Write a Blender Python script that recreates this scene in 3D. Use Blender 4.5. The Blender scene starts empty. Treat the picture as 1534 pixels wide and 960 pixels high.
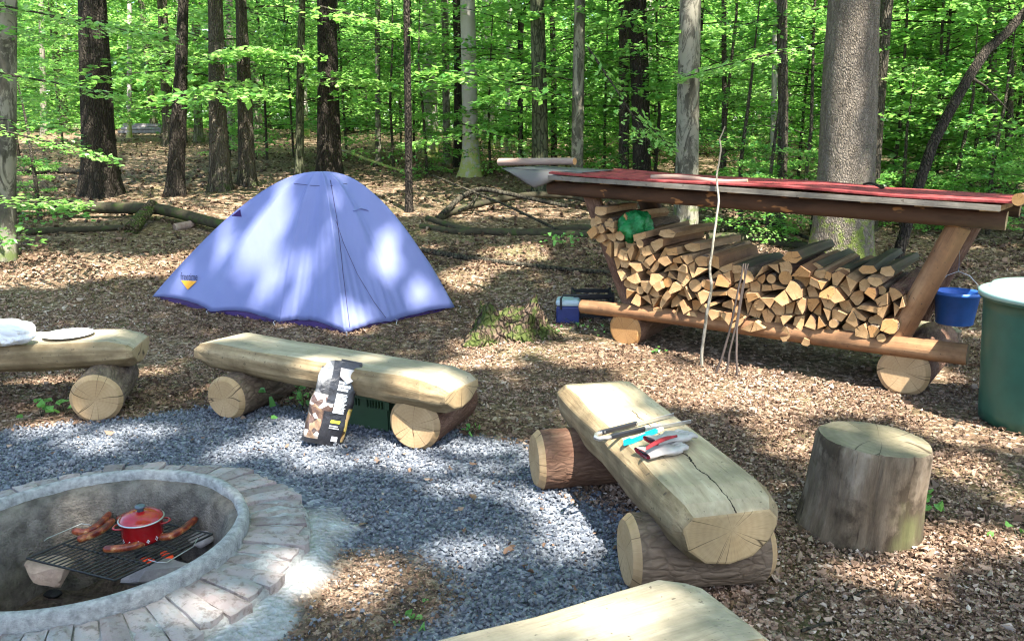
import bpy, math, random
import numpy as np
from mathutils import Matrix, Vector, Euler
R = math.radians
rng = np.random.default_rng(7)
random.seed(7)
sc = bpy.context.scene
COL = sc.collection

# ------------------------------------------------------------------ camera maths
CH, CF = 1.6, 1193.0
CP = math.atan(265 / CF)
def ray(px, py):
    u = (px - 767) / CF; v = (480 - py) / CF
    return np.array([u, math.cos(CP) + v * math.sin(CP), -math.sin(CP) + v * math.cos(CP)])
CAM = np.array([0, 0, CH])
def W(px, py, z=0.0):
    d = ray(px, py); return CAM + d * ((z - CH) / d[2])
def atY(px, py, Y):
    d = ray(px, py); return CAM + d * (Y / d[1])

# ------------------------------------------------------------------ noise + terrain
_perm = np.random.default_rng(3).random((256, 256))
def vnoise(x, y, s=1.0, o=0):
    x = np.asarray(x, float) * s + 57.3 + o * 13.7; y = np.asarray(y, float) * s + 91.1 + o * 7.9
    xi = np.floor(x).astype(int); yi = np.floor(y).astype(int)
    fx = x - xi; fy = y - yi
    fx = fx * fx * (3 - 2 * fx); fy = fy * fy * (3 - 2 * fy)
    a = _perm[xi % 256, yi % 256]; b = _perm[(xi + 1) % 256, yi % 256]
    c = _perm[xi % 256, (yi + 1) % 256]; d = _perm[(xi + 1) % 256, (yi + 1) % 256]
    return (a * (1 - fx) + b * fx) * (1 - fy) + (c * (1 - fx) + d * fx) * fy
PIT = np.array([-1.635, 2.82]); PR = 0.60
_gy = np.array([-50, 5.6, 6.4, 7.2, 8.4, 9.2, 12, 14, 20, 30, 60, 400.])
_gz = np.array([0, 0, .03, .11, .30, .42, .78, .96, 1.3, 1.75, 2.3, 2.6])
_yy = np.linspace(-50, 400, 9001)
_zz = np.interp(_yy, _gy, _gz)
_k = np.ones(31) / 31
_zz = np.convolve(np.pad(_zz, 15, 'edge'), _k, 'valid')
def gz(x, y):
    x = np.asarray(x, float); y = np.asarray(y, float)
    z = np.interp(y, _yy, _zz)
    z = z + 0.35 * np.clip((y - 12) / 14, 0, 1) * np.clip(-x / 8, 0, 1)
    z = z + (vnoise(x, y, 0.9) - .5) * 0.10 * np.clip((y - 7.5) / 3, 0, 1)
    z = z + (vnoise(x, y, 3.1, 2) - .5) * 0.025 * np.clip((y - 4.6) / 1, 0, 1)
    return z
def G(px, py):
    d = ray(px, py); t = 1.0
    p = CAM.copy()
    for i in range(6000):
        p = CAM + d * t
        if p[2] <= float(gz(p[0], p[1])): break
        t += 0.01 + t * .001
    return np.array([p[0], p[1], float(gz(p[0], p[1]))])

# shelter front plane
SA = W(935, 520)[:2]; SB = W(1355, 592)[:2]
SE = (SB - SA) / np.linalg.norm(SB - SA)
SN = np.array([-SE[1], SE[0]])            # towards the back
def onplane(px, py, off=0.0):
    d = ray(px, py)
    t = (off - (CAM[:2] - SA) @ SN) / (d[:2] @ SN)
    return CAM + d * t
def sz(p): return np.array([(p[:2] - SA) @ SE, p[2]])
def unsz(s, z, off):
    q = SA + SE * s + SN * off
    return np.array([q[0], q[1], z])

# ------------------------------------------------------------------ mesh helpers
class MB:
    def __init__(s): s.v = []; s.f = []; s.m = []; s.s = []
    def add(s, verts, faces, mi=0, smooth=False):
        o = len(s.v); s.v += [tuple(map(float, q)) for q in verts]
        for i, f in enumerate(faces):
            s.f.append([o + k for k in f]); s.m.append(mi[i] if isinstance(mi, (list, tuple)) else mi); s.s.append(smooth)
    def box(s, c, d, mi=0, M=None, jit=0):
        x, y, z = d[0] / 2, d[1] / 2, d[2] / 2
        vs = [Vector((a * x, b * y, e * z)) for e in (-1, 1) for a, b in ((-1, -1), (1, -1), (1, 1), (-1, 1))]
        if jit: vs = [q + Vector([random.uniform(-jit, jit) for _ in range(3)]) for q in vs]
        if M is not None: vs = [M @ q for q in vs]
        vs = [q + Vector(c) for q in vs]
        s.add(vs, [(0, 3, 2, 1), (4, 5, 6, 7), (0, 1, 5, 4), (1, 2, 6, 5), (2, 3, 7, 6), (3, 0, 4, 7)], mi)
    def tube(s, pts, rad, seg=12, mi=0, capm=None, caps=True, wob=0, smooth=True, flat=1.0, capin=0):
        pts = [Vector(p) for p in pts]; n = len(pts)
        if not hasattr(rad, '__len__'): rad = [rad] * n
        rings = []; up = None
        ph = [random.uniform(0, 6.28) for _ in range(4)]
        for i, p in enumerate(pts):
            t = (pts[min(i + 1, n - 1)] - pts[max(i - 1, 0)]).normalized()
            if up is None:
                up = Vector((0, 0, 1)) if abs(t.z) < .9 else Vector((1, 0, 0))
            a = t.cross(up).normalized(); b = a.cross(t).normalized(); up = b
            ring = []
            for k in range(seg):
                th = 2 * math.pi * k / seg
                w = 1 + wob * (math.sin(2 * th + ph[0]) * .5 + math.sin(3 * th + ph[1] + i * .15) * .35 + math.sin(5 * th + ph[2] + i * .4) * .2 + random.uniform(-.3, .3) * .5)
                ring.append(p + (a * math.cos(th) + b * math.sin(th) * flat) * rad[i] * w)
            rings.append(ring)
        vs = [q for r in rings for q in r]
        fs = [(i * seg + k, i * seg + (k + 1) % seg, (i + 1) * seg + (k + 1) % seg, (i + 1) * seg + k) for i in range(n - 1) for k in range(seg)]
        s.add(vs, fs, mi, smooth)
        if caps:
            cm = mi if capm is None else capm
            s.add(rings[0], [tuple(range(seg))[::-1]], cm); s.add(rings[-1], [tuple(range(seg))], cm)
    def lathe(s, prof, seg=48, c=(0, 0, 0), mi=0, smooth=True, M=None, jit=0):
        n = len(prof); vs = []
        for k in range(seg):
            th = 2 * math.pi * k / seg
            for r, z in prof:
                rr = r + random.uniform(-jit, jit); q = Vector((rr * math.cos(th), rr * math.sin(th), z + random.uniform(-jit, jit)))
                if M is not None: q = M @ q
                vs.append(q + Vector(c))
        fs = [(k * n + i, ((k + 1) % seg) * n + i, ((k + 1) % seg) * n + i + 1, k * n + i + 1) for k in range(seg) for i in range(n - 1)]
        s.add(vs, fs, mi, smooth)
    def grid(s, P, mi=0, smooth=True, close=False):
        nu, nv = len(P), len(P[0])
        vs = [q for r in P for q in r]
        fs = [(i * nv + j, i * nv + j + 1, (i + 1) * nv + j + 1, (i + 1) * nv + j) for i in range(nu - 1) for j in range(nv - 1)]
        s.add(vs, fs, mi, smooth)

WM = {}
def finish(o, parent, M):
    COL.objects.link(o)
    M = M if M is not None else Matrix.Identity(4)
    if parent is not None:
        o.parent = parent; o.matrix_parent_inverse = Matrix.Identity(4)
        o.matrix_basis = WM[parent.name].inverted() @ M
    else:
        o.matrix_basis = M
    WM[o.name] = M
def obj(name, mb, mats, parent=None, M=None, origin=None):
    """mb vertices are in world space unless M is given (then local)."""
    me = bpy.data.meshes.new(name)
    vs = mb.v
    if M is None and origin is not None:
        o3 = tuple(float(q) for q in origin)
        vs = [(a - o3[0], b - o3[1], c - o3[2]) for a, b, c in vs]; M = Matrix.Translation(o3)
    me.from_pydata(vs, [], mb.f)
    if not isinstance(mats, (list, tuple)): mats = [mats]
    for m in mats: me.materials.append(m)
    me.polygons.foreach_set('material_index', mb.m); me.polygons.foreach_set('use_smooth', mb.s)
    me.update()
    o = bpy.data.objects.new(name, me)
    finish(o, parent, M)
    return o
def npmesh(name, V, F, mats, tint=None, matidx=None, smooth=False):
    """V (n,3), F (m,k) constant k"""
    me = bpy.data.meshes.new(name)
    V = np.ascontiguousarray(V, dtype=np.float32); F = np.ascontiguousarray(F, dtype=np.int32)
    m, k = F.shape
    me.vertices.add(len(V)); me.vertices.foreach_set('co', V.ravel())
    me.loops.add(m * k); me.loops.foreach_set('vertex_index', F.ravel())
    me.polygons.add(m); me.polygons.foreach_set('loop_start', np.arange(0, m * k, k, dtype=np.int32))
    for q in (mats if isinstance(mats, (list, tuple)) else [mats]): me.materials.append(q)
    if matidx is not None: me.polygons.foreach_set('material_index', np.ascontiguousarray(matidx, dtype=np.int32))
    me.polygons.foreach_set('use_smooth', np.full(m, smooth))
    if tint is not None:
        a = me.attributes.new('tint', 'FLOAT', 'FACE'); a.data.foreach_set('value', np.ascontiguousarray(tint, dtype=np.float32))
    me.update(calc_edges=True)
    return me
def link(name, me, parent=None, M=None):
    o = bpy.data.objects.new(name, me); finish(o, parent, M); return o
def tag(o, label, cat, group=None, kind=None):
    if label: o['label'] = label
    if cat: o['category'] = cat
    if group: o['group'] = group
    if kind: o['kind'] = kind
    return o
def thing(name, loc, label, cat, group=None, rz=0):
    o = bpy.data.objects.new(name, None); o.empty_display_size = .1
    finish(o, None, Matrix.Translation(tuple(float(q) for q in loc)) @ Matrix.Rotation(rz, 4, 'Z'))
    return tag(o, label, cat, group)

# ------------------------------------------------------------------ materials
class NT:
    def __init__(s, name):
        s.m = bpy.data.materials.new(name); s.m.use_nodes = True; s.t = s.m.node_tree; s.n = s.t.nodes; s.n.clear()
        s.out = s.n.new('ShaderNodeOutputMaterial'); s.b = s.n.new('ShaderNodeBsdfPrincipled')
        s.t.links.new(s.b.outputs[0], s.out.inputs[0])
        s.co = s.n.new('ShaderNodeTexCoord')
    def L(s, a, b): s.t.links.new(a, b)
    def map(s, scale=(1, 1, 1), rot=(0, 0, 0), src=None, coord='Object'):
        m = s.n.new('ShaderNodeMapping'); m.inputs['Scale'].default_value = scale; m.inputs['Rotation'].default_value = rot
        s.L(src or s.co.outputs[coord], m.inputs[0]); return m.outputs[0]
    def noise(s, vec, sc=5, det=5, rough=.55, dist=0):
        n = s.n.new('ShaderNodeTexNoise'); s.L(vec, n.inputs['Vector'])
        n.inputs['Scale'].default_value = sc; n.inputs['Detail'].default_value = det; n.inputs['Roughness'].default_value = rough; n.inputs['Distortion'].default_value = dist
        return n.outputs[0]
    def vor(s, vec, sc=5, feat='F1', out='Distance'):
        n = s.n.new('ShaderNodeTexVoronoi'); n.feature = feat; s.L(vec, n.inputs['Vector']); n.inputs['Scale'].default_value = sc
        return n.outputs[out]
    def ramp(s, fac, stops):
        r = s.n.new('ShaderNodeValToRGB'); e = r.color_ramp.elements
        while len(e) < len(stops): e.new(.5)
        for i, (p, c) in enumerate(stops):
            e[i].position = p; e[i].color = (*(c if hasattr(c, '__len__') else (c, c, c)), 1)
        s.L(fac, r.inputs[0]); return r.outputs[0]
    def mix(s, fac, a, b, mode='MIX'):
        n = s.n.new('ShaderNodeMix'); n.data_type = 'RGBA'; n.blend_type = mode
        for k, q in ((0, fac), (6, a), (7, b)):
            if hasattr(q, 'is_linked'): s.L(q, n.inputs[k])
            elif k == 0: n.inputs[0].default_value = q
            else: n.inputs[k].default_value = (*q, 1)
        return n.outputs[2]
    def math(s, op, a, b=None, c=None):
        n = s.n.new('ShaderNodeMath'); n.operation = op
        for i, q in enumerate((a, b, c)):
            if q is None: continue
            if hasattr(q, 'is_linked'): s.L(q, n.inputs[i])
            else: n.inputs[i].default_value = q
        return n.outputs[0]
    def attr(s, name, out='Fac'):
        n = s.n.new('ShaderNodeAttribute'); n.attribute_name = name; return n.outputs[out]
    def sep(s, vec):
        n = s.n.new('ShaderNodeSeparateXYZ'); s.L(vec, n.inputs[0]); return n.outputs
    def rand(s): return s.n.new('ShaderNodeObjectInfo').outputs['Random']
    def bump(s, h, strength=.3, dist=.01):
        n = s.n.new('ShaderNodeBump'); s.L(h, n.inputs['Height']); n.inputs['Strength'].default_value = strength; n.inputs['Distance'].default_value = dist
        s.L(n.outputs[0], s.b.inputs['Normal'])
    def fin(s, col, rough=.8, spec=.3, metal=0):
        if hasattr(col, 'is_linked'): s.L(col, s.b.inputs['Base Color'])
        else: s.b.inputs['Base Color'].default_value = (*col, 1)
        if hasattr(rough, 'is_linked'): s.L(rough, s.b.inputs['Roughness'])
        else: s.b.inputs['Roughness'].default_value = rough
        s.b.inputs['Specular IOR Level'].default_value = spec; s.b.inputs['Metallic'].default_value = metal
        return s.m
def simple(name, c, rough=.6, spec=.3, metal=0, var=.25, sc=8, bs=.15, bd=.003, coord='Object'):
    t = NT(name); v = t.map(coord=coord); n = t.noise(v, sc, 6, .6)
    lo = tuple(q * (1 - var) for q in c); hi = tuple(min(1, q * (1 + var)) for q in c)
    col = t.ramp(n, [(.3, lo), (.7, hi)])
    if bs: t.bump(t.noise(v, sc * 6, 4), bs, bd)
    return t.fin(col, rough, spec, metal)
def bark(name, dark, light, moss=None, sc=9, zst=.18, mottled=False, bs=.9, bd=.03, fiss=True, fs=1.0, mth=.38, vm=3.2):
    t = NT(name); v = t.map((1, 1, zst)); v2 = t.map((1, 1, 1))
    d = t.n.new('ShaderNodeVectorMath'); d.operation = 'ADD'
    nz = t.n.new('ShaderNodeTexNoise'); nz.inputs['Scale'].default_value = 6; t.L(v2, nz.inputs['Vector'])
    mu = t.n.new('ShaderNodeVectorMath'); mu.operation = 'SCALE'; mu.inputs['Scale'].default_value = .09
    t.L(nz.outputs['Color'], mu.inputs[0]); t.L(v, d.inputs[0]); t.L(mu.outputs[0], d.inputs[1])
    vo = t.vor(d.outputs[0], sc * vm, 'DISTANCE_TO_EDGE'); n1 = t.noise(v, sc, 8, .65); n2 = t.noise(v2, 1.7, 5, .6)
    c = t.ramp(n1, [(.3, dark), (.72, light)])
    if fiss: c = t.mix(t.ramp(vo, [(0, fs), (.16, 0.0)]), c, tuple(q * .35 for q in dark))
    c = t.mix(t.ramp(t.noise(t.map((1, 1, .4)), 7, 7, .75, .8), [(.48, 0.0), (.54, .9)]), c, tuple(min(1, q * 1.9) for q in light), 'MIX') if mottled else c
    if moss:
        n3 = t.noise(v2, 9, 7, .7); z = t.sep(v2)[2]
        f = t.math('MULTIPLY', t.ramp(t.math('SUBTRACT', n3, t.math('MULTIPLY', z, .17)), [(mth, 0.0), (mth + .1, 1.0)]), .85)
        c = t.mix(f, c, moss)
    h = t.math('ADD', t.math('MULTIPLY', t.ramp(vo, [(0, 0.0), (.3, 1.0)]), 1.0 if fiss else .08), n1)
    t.bump(h, bs, bd)
    return t.fin(c, .9, .15)
def wood_end(name, c1, c2, crack=1.0, axis='Z', ringf=55, bsz=.2, centre=(0, 0)):
    """growth rings and radial checks round the log's own axis"""
    t = NT(name); s = t.sep(t.co.outputs['Object'])
    a, b = {'Z': (s[0], s[1]), 'X': (s[1], s[2])}[axis]
    v = t.map(); w = t.noise(v, 7, 3)
    a = t.math('ADD', t.math('SUBTRACT', a, centre[0]), t.math('MULTIPLY', t.math('SUBTRACT', w, .5), .02)); b = t.math('SUBTRACT', b, centre[1])
    r = t.math('SQRT', t.math('ADD', t.math('MULTIPLY', a, a), t.math('MULTIPLY', b, b)))
    rings = t.math('SINE', t.math('MULTIPLY', r, ringf * 6.28))
    rings = t.math('MULTIPLY_ADD', rings, .5, .5)
    th = t.math('ARCTAN2', b, a)
    cv = t.n.new('ShaderNodeCombineXYZ'); t.L(th, cv.inputs[0]); t.L(t.math('MULTIPLY', r, .8), cv.inputs[1]); t.L(t.math('MULTIPLY', t.rand(), 37.), cv.inputs[2])
    fine = t.noise(cv.outputs[0], 26, 3, .7); ck = t.vor(cv.outputs[0], 1.05, 'DISTANCE_TO_EDGE')
    big = t.noise(v, 5, 6, .6)
    c = t.ramp(big, [(.3, c1), (.7, c2)])
    c = t.mix(t.math('MULTIPLY', rings, .13), c, tuple(q * .55 for q in c1))
    c = t.mix(t.math('MULTIPLY', t.ramp(fine, [(.5, 0.0), (.75, 1.0)]), .35), c, tuple(q * .5 for q in c1))
    k = t.ramp(ck, [(.0, 1.0), (.012, 0.0)])
    k = t.math('MULTIPLY', k, crack)
    c = t.mix(k, c, (.035, .022, .012))
    t.bump(t.math('SUBTRACT', fine, t.math('MULTIPLY', k, 2.0)), bsz, .004)
    return t.fin(c, .8, .2)
def grain(name, c1, c2, c3, axis=0, st=.07, sc=22, stain=None, crackx=0):
    """hewn timber, fibres along one local axis"""
    t = NT(name); s = [1, 1, 1]; s[axis] = st; v = t.map(tuple(s)); v2 = t.map()
    n = t.noise(v, sc, 8, .65, .3); n2 = t.noise(v2, 4, 6, .65); n3 = t.noise(v, sc * 4, 4, .7)
    c = t.ramp(n, [(.3, c1), (.52, c2), (.75, c3)])
    c = t.mix(t.ramp(n2, [(.42, 0.0), (.68, .75)]), c, stain or tuple(q * .6 for q in c1))
    c = t.mix(t.math('MULTIPLY', t.ramp(n3, [(.6, 0.0), (.68, 1.0)]), .5), c, tuple(q * .4 for q in c1))
    sp = t.noise(v2, 45, 2, .5); c = t.mix(t.ramp(sp, [(.68, 0.0), (.72, .7)]), c, (.06, .045, .03))
    h = t.math('ADD', n, n3)
    if crackx:
        q = t.sep(v2); wv = t.math('MULTIPLY', t.math('SUBTRACT', t.noise(v2, 3.5, 5, .6), .5), .12)
        d = t.math('ABSOLUTE', t.math('ADD', q[1], t.math('ADD', wv, -.01)))
        k = t.math('MULTIPLY', t.math('LESS_THAN', d, .0028), t.math('GREATER_THAN', q[2], .1))
        k = t.math('MULTIPLY', k, t.math('GREATER_THAN', q[0], crackx))
        c = t.mix(k, c, (.03, .02, .012)); h = t.math('SUBTRACT', h, t.math('MULTIPLY', k, 3.))
    t.bump(h, .5, .005)
    return t.fin(c, .78, .25)
def leafmat(name, stops, trans=.45, rough=.42, spec=.35):
    t = NT(name); a = t.attr('tint')
    c = t.ramp(a, stops)
    t.fin(c, rough, spec)
    tr = t.n.new('ShaderNodeBsdfTranslucent'); t.L(t.mix(.5, c, (.50, .86, .17), 'MIX') if trans > .2 else c, tr.inputs[0])
    mx = t.n.new('ShaderNodeMixShader'); mx.inputs[0].default_value = trans
    t.L(t.b.outputs[0], mx.inputs[1]); t.L(tr.outputs[0], mx.inputs[2]); t.L(mx.outputs[0], t.out.inputs[0])
    return t.m

M = {}
M['leaf'] = leafmat('beech_leaf', [(0, (.035, .13, .035)), (.35, (.12, .33, .07)), (.7, (.24, .47, .12)), (1, (.44, .62, .26))], .52, .38, .5)
M['leaf_near'] = leafmat('young_leaf', [(0, (.06, .22, .05)), (1, (.2, .45, .12))], .4)
M['litter'] = leafmat('dry_leaf', [(0, (.06, .036, .022)), (.3, (.15, .092, .058)), (.6, (.265, .172, .115)), (.85, (.385, .28, .20)), (1, (.50, .41, .33))], .08, .6, .25)
M['gravel_stone'] = leafmat('basalt_chip', [(0, (.05, .056, .066)), (.5, (.125, .137, .157)), (.9, (.225, .24, .26)), (1, (.34, .32, .30))], 0.0, .65, .35)
M['oak_dark'] = bark('dark_bark', (.022, .018, .014), (.075, .06, .045), sc=11, zst=.10, fs=.7)
M['oak_big'] = bark('furrowed_bark', (.10, .082, .06), (.25, .21, .165), moss=(.13, .17, .03), mth=.42, sc=19, zst=.33, bs=.8, bd=.012, fs=.55)
M['bark_mid'] = bark('grey_brown_bark', (.05, .042, .03), (.16, .135, .10), sc=12, zst=.12, fs=.6, moss=(.07, .09, .03), mth=.52)
M['beech'] = bark('smooth_beech_bark', (.04, .036, .025), (.13, .12, .09), moss=(.10, .13, .04), mth=.46, mottled=True, sc=16, zst=.35, bs=.5, bd=.01, fiss=False)
M['beech_pale'] = bark('pale_beech_bark', (.30, .27, .23), (.42, .39, .35), moss=(.30, .32, .07), sc=3, zst=.7, bs=.25, bd=.01, fiss=False)
M['green_bark'] = bark('green_grey_bark', (.05, .055, .03), (.13, .13, .075), sc=6, bs=.4)
M['log_bark'] = bark('brown_log_bark', (.085, .04, .025), (.22, .13, .085), sc=18, zst=.25, bs=.6, bd=.006, fs=.3, vm=2.4)
M['old_bark'] = bark('flaky_log_bark', (.075, .05, .033), (.26, .19, .13), sc=16, zst=.3, bs=.7, bd=.007, fs=.35, vm=2.2)
M['log_end'] = wood_end('sawn_log_end', (.33, .21, .10), (.48, .33, .18))
M['log_end_or'] = wood_end('sawn_orange_end', (.38, .19, .065), (.48, .27, .11))
M['seat_end'] = wood_end('seat_end_grain', (.30, .21, .105), (.42, .31, .17), axis='X', ringf=40, centre=(0, .16))
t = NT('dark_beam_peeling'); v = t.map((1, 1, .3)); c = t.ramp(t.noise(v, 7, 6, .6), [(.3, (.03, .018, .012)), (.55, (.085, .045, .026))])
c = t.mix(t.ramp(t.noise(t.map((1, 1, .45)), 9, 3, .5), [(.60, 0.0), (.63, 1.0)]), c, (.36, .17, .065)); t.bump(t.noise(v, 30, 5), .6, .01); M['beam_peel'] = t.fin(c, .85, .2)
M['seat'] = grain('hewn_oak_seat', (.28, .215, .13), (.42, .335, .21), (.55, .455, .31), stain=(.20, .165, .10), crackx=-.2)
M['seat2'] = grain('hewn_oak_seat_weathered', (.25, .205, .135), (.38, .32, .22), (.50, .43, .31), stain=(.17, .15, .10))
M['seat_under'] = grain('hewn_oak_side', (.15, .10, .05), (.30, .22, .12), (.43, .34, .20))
M['split'] = grain('split_wood', (.22, .12, .055), (.38, .24, .125), (.52, .37, .21), axis=2, sc=16)
M['split_end'] = wood_end('split_end', (.33, .185, .075), (.58, .37, .18), crack=.9, ringf=30, bsz=.5)
M['grey_wood'] = grain('weathered_grey_wood', (.05, .037, .022), (.115, .088, .052), (.21, .16, .10), axis=2, sc=14, stain=(.06, .085, .03))
M['peeled'] = grain('peeled_beam', (.16, .075, .035), (.30, .155, .07), (.42, .26, .14), axis=2, sc=9, stain=(.09, .045, .025))
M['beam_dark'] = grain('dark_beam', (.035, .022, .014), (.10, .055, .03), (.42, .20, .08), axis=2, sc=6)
M['moss_log'] = bark('mossy_log', (.025, .022, .014), (.075, .065, .04), moss=(.04, .062, .014), mth=.53, sc=9, zst=1, bs=.7, bd=.02, fiss=False)
M['dead_branch'] = bark('dead_branch_bark', (.03, .025, .018), (.09, .08, .055), sc=7, bs=.4)

# ------------------------------------------------------------------ world, sun, camera
SUN = np.array([0.34, -0.62, 1.27]); SUN /= np.linalg.norm(SUN)
KX, KY = SUN[0] / SUN[2], SUN[1] / SUN[2]
w = bpy.data.worlds.new('World'); sc.world = w; w.use_nodes = True
nt = w.node_tree; bg = nt.nodes['Background']; sky = nt.nodes.new('ShaderNodeTexSky'); sky.sky_type = 'NISHITA'
sky.sun_disc = False; sky.sun_elevation = math.asin(SUN[2]); sky.sun_rotation = math.atan2(SUN[0], SUN[1])
sky.air_density = 1.0; sky.dust_density = 1.5
nt.links.new(sky.outputs[0], bg.inputs[0]); bg.inputs[1].default_value = 0.12
sd = bpy.data.lights.new('sun', 'SUN'); sd.energy = 5.0; sd.angle = R(.55); sd.color = (1, .95, .88)
so = bpy.data.objects.new('sun', sd); COL.objects.link(so)
so.rotation_euler = Vector(tuple(-SUN)).to_track_quat('-Z', 'Y').to_euler()
cd = bpy.data.cameras.new('camera'); cd.sensor_width = 36; cd.lens = CF / 1534 * 36; cd.clip_end = 1000; cd.clip_start = .05
co = bpy.data.objects.new('camera', cd); COL.objects.link(co)
co.location = (0, 0, CH); co.rotation_euler = (math.pi / 2 - CP, 0, 0); sc.camera = co
sc.view_settings.view_transform = 'Standard'; sc.view_settings.look = 'None'; sc.view_settings.gamma = 1
sc.view_settings.use_curve_mapping = False; sc.view_settings.exposure = 2.25
cy = sc.cycles; cy.max_bounces = 6; cy.diffuse_bounces = 4; cy.glossy_bounces = 2; cy.transmission_bounces = 3; cy.transparent_max_bounces = 4
cy.use_denoising = True; cy.caustics_reflective = False; cy.caustics_refractive = False; cy.use_adaptive_sampling = True; cy.adaptive_threshold = .02
cy.sample_clamp_indirect = 6
sc.render.film_transparent = False
cy.filter_width = 1.2

# ------------------------------------------------------------------ ground
def gravel_mask(x, y):
    r = np.hypot(x - PIT[0] - .05, (y - PIT[1]) * 1.12)
    wob = (vnoise(x, y, 1.6, 5) - .5) * .5 + (vnoise(x, y, 6, 6) - .5) * .18
    m = np.clip((2.16 + wob * .5 - r) / .14, 0, 1)
    # a trampled, leafy patch by the ring, towards the viewer
    bx = W(520, 900); d = np.hypot((x - bx[0]) / .42, (y - bx[1]) / .38) + wob * .9
    m = m * (1 - .93 * np.clip((1.05 - d) / .25, 0, 1))
    e = np.clip((x - .45) / .3, 0, 1) * np.clip((2.9 - y) / .2, 0, 1)       # fades out right of the near benches
    m = m * (1 - e * np.clip((x - 1.0 + wob) / .15, 0, 1))
    return m
def ash_mask(x, y):
    r = np.hypot(x - PIT[0], y - PIT[1]); th = np.arctan2(y - PIT[1], x - PIT[0])
    wob = (vnoise(x, y, 5, 8) - .5) * .22 + (vnoise(x, y, 16, 9) - .5) * .08
    a = np.clip((.975 + wob * .7 - r) / .05, 0, 1) * np.clip((th + 2.6) / .3, 0, 1) * np.clip((.55 - th) / .25, 0, 1)
    q = W(330, 935); b = np.clip((1 + wob * 3 - np.hypot((x - q[0]) / .30, (y - q[1]) / .20)) / .12, 0, 1)
    return np.maximum(a, b)
def axis_pts(a, b, step, lo, hi, g=1.13):
    c = list(np.arange(a, b + 1e-6, step)); s = step
    while c[-1] < hi: s *= g; c.append(c[-1] + s)
    s = step; 
    while c[0] > lo: s *= g; c.insert(0, c[0] - s)
    return np.array(c)
gx = axis_pts(-4.6, 4.6, .04, -260, 260); gy = axis_pts(1.0, 8.4, .04, -120, 320)
X, Y = np.meshgrid(gx, gy, indexing='ij')
Z = gz(X, Y) + (vnoise(X, Y, 14, 1) - .5) * .012
rr = np.hypot(X - PIT[0], Y - PIT[1])
Z = np.where(rr < .50, -.30 + (vnoise(X, Y, 9, 4) - .5) * .07, Z)
am = ash_mask(X, Y); gm = gravel_mask(X, Y) * (1 - am)
Z = Z + am * .012 + np.clip((1.0 - rr) / .12, 0, 1) * (rr > .6) * .03
nx, ny = X.shape
idx = np.arange(nx * ny).reshape(nx, ny)
F = np.stack([idx[:-1, :-1], idx[1:, :-1], idx[1:, 1:], idx[:-1, 1:]], -1).reshape(-1, 4)
t = NT('forest_floor'); v = t.map()
n1 = t.noise(v, 22, 8, .7); n2 = t.noise(v, 1.3, 5, .6); n3 = t.vor(v, 26, 'F1', 'Color'); n4 = t.noise(v, 70, 4, .6)
lit = t.ramp(t.sep(n3)[0], [(0, (.07, .045, .028)), (.4, (.17, .11, .065)), (.75, (.30, .21, .135)), (1, (.44, .34, .25))])
soil = t.ramp(n1, [(.3, (.045, .03, .018)), (.7, (.17, .115, .07))])
base = t.mix(t.ramp(n1, [(.42, 0.0), (.55, 1.0)]), soil, lit)
mossf = t.ramp(n2, [(.5, 0.0), (.68, .45)])
base = t.mix(mossf, base, (.07, .085, .025))
grv = t.ramp(t.sep(t.vor(v, 60, 'F1', 'Color'))[1], [(0, (.06, .07, .09)), (.6, (.17, .19, .225)), (1, (.30, .32, .35))])
base = t.mix(t.attr('gravel'), base, grv)
ashc = t.ramp(t.noise(v, 17, 9, .8), [(.30, (.13, .115, .09)), (.42, (.30, .30, .29)), (.6, (.40, .42, .43)), (.75, (.52, .55, .56))])
base = t.mix(t.attr('ash'), base, ashc)
pitc = t.ramp(n1, [(.3, (.03, .022, .016)), (.7, (.15, .115, .085))])
base = t.mix(t.attr('pit'), base, pitc)
t.bump(t.math('ADD', t.math('MULTIPLY', t.vor(v, 45), 1.5), n4), .6, .02)
M['ground'] = t.fin(base, .9, .15)
me = npmesh('ground', np.stack([X, Y, Z], -1).reshape(-1, 3), F, M['ground'], smooth=True)
for nm, arr in (('gravel', gm), ('ash', am), ('pit', (rr < .56) * 1.0)):
    a = me.attributes.new(nm, 'FLOAT', 'POINT'); a.data.foreach_set('value', arr.ravel().astype(np.float32))
tag(link('ground', me), 'brown forest floor rising gently towards the trees', 'ground', kind='structure')

# scatter helpers -------------------------------------------------
def leaves_geo(C, D, N, l, w, six=False, curl=0.0):
    """C centres, D along, N normals; returns V,F"""
    n = len(C); Bn = np.cross(N, D); Bn /= np.linalg.norm(Bn, axis=1, keepdims=True) + 1e-9
    l = np.broadcast_to(l, n)[:, None]; w = np.broadcast_to(w, n)[:, None]
    if not six:
        V = np.stack([C - D * l * .5, C - D * l * .03 + Bn * w * .5 + N * curl * w, C + D * l * .5, C - D * l * .03 - Bn * w * .5 + N * curl * w], 1)
        return V.reshape(-1, 3), np.arange(n * 4).reshape(n, 4)
    c = rng.normal(0, 1, (n, 1)) * .35 * w + curl * w; c2 = rng.normal(0, 1, (n, 1)) * .35 * w
    V = np.stack([C - D * l * .5 + N * c2, C - D * l * .22 + Bn * w * .42 + N * c, C + D * l * .2 + Bn * w * .42 + N * c, C + D * l * .5 + N * c2,
                  C + D * l * .2 - Bn * w * .42 + N * c, C - D * l * .22 - Bn * w * .42 + N * c], 1)
    b = np.arange(n)[:, None] * 6
    F = np.concatenate([b + np.array([[0, 1, 2, 3]]), b + np.array([[0, 3, 4, 5]])], 0)
    return V.reshape(-1, 3), F
def unit(a): return a / (np.linalg.norm(a, axis=1, keepdims=True) + 1e-9)

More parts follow.
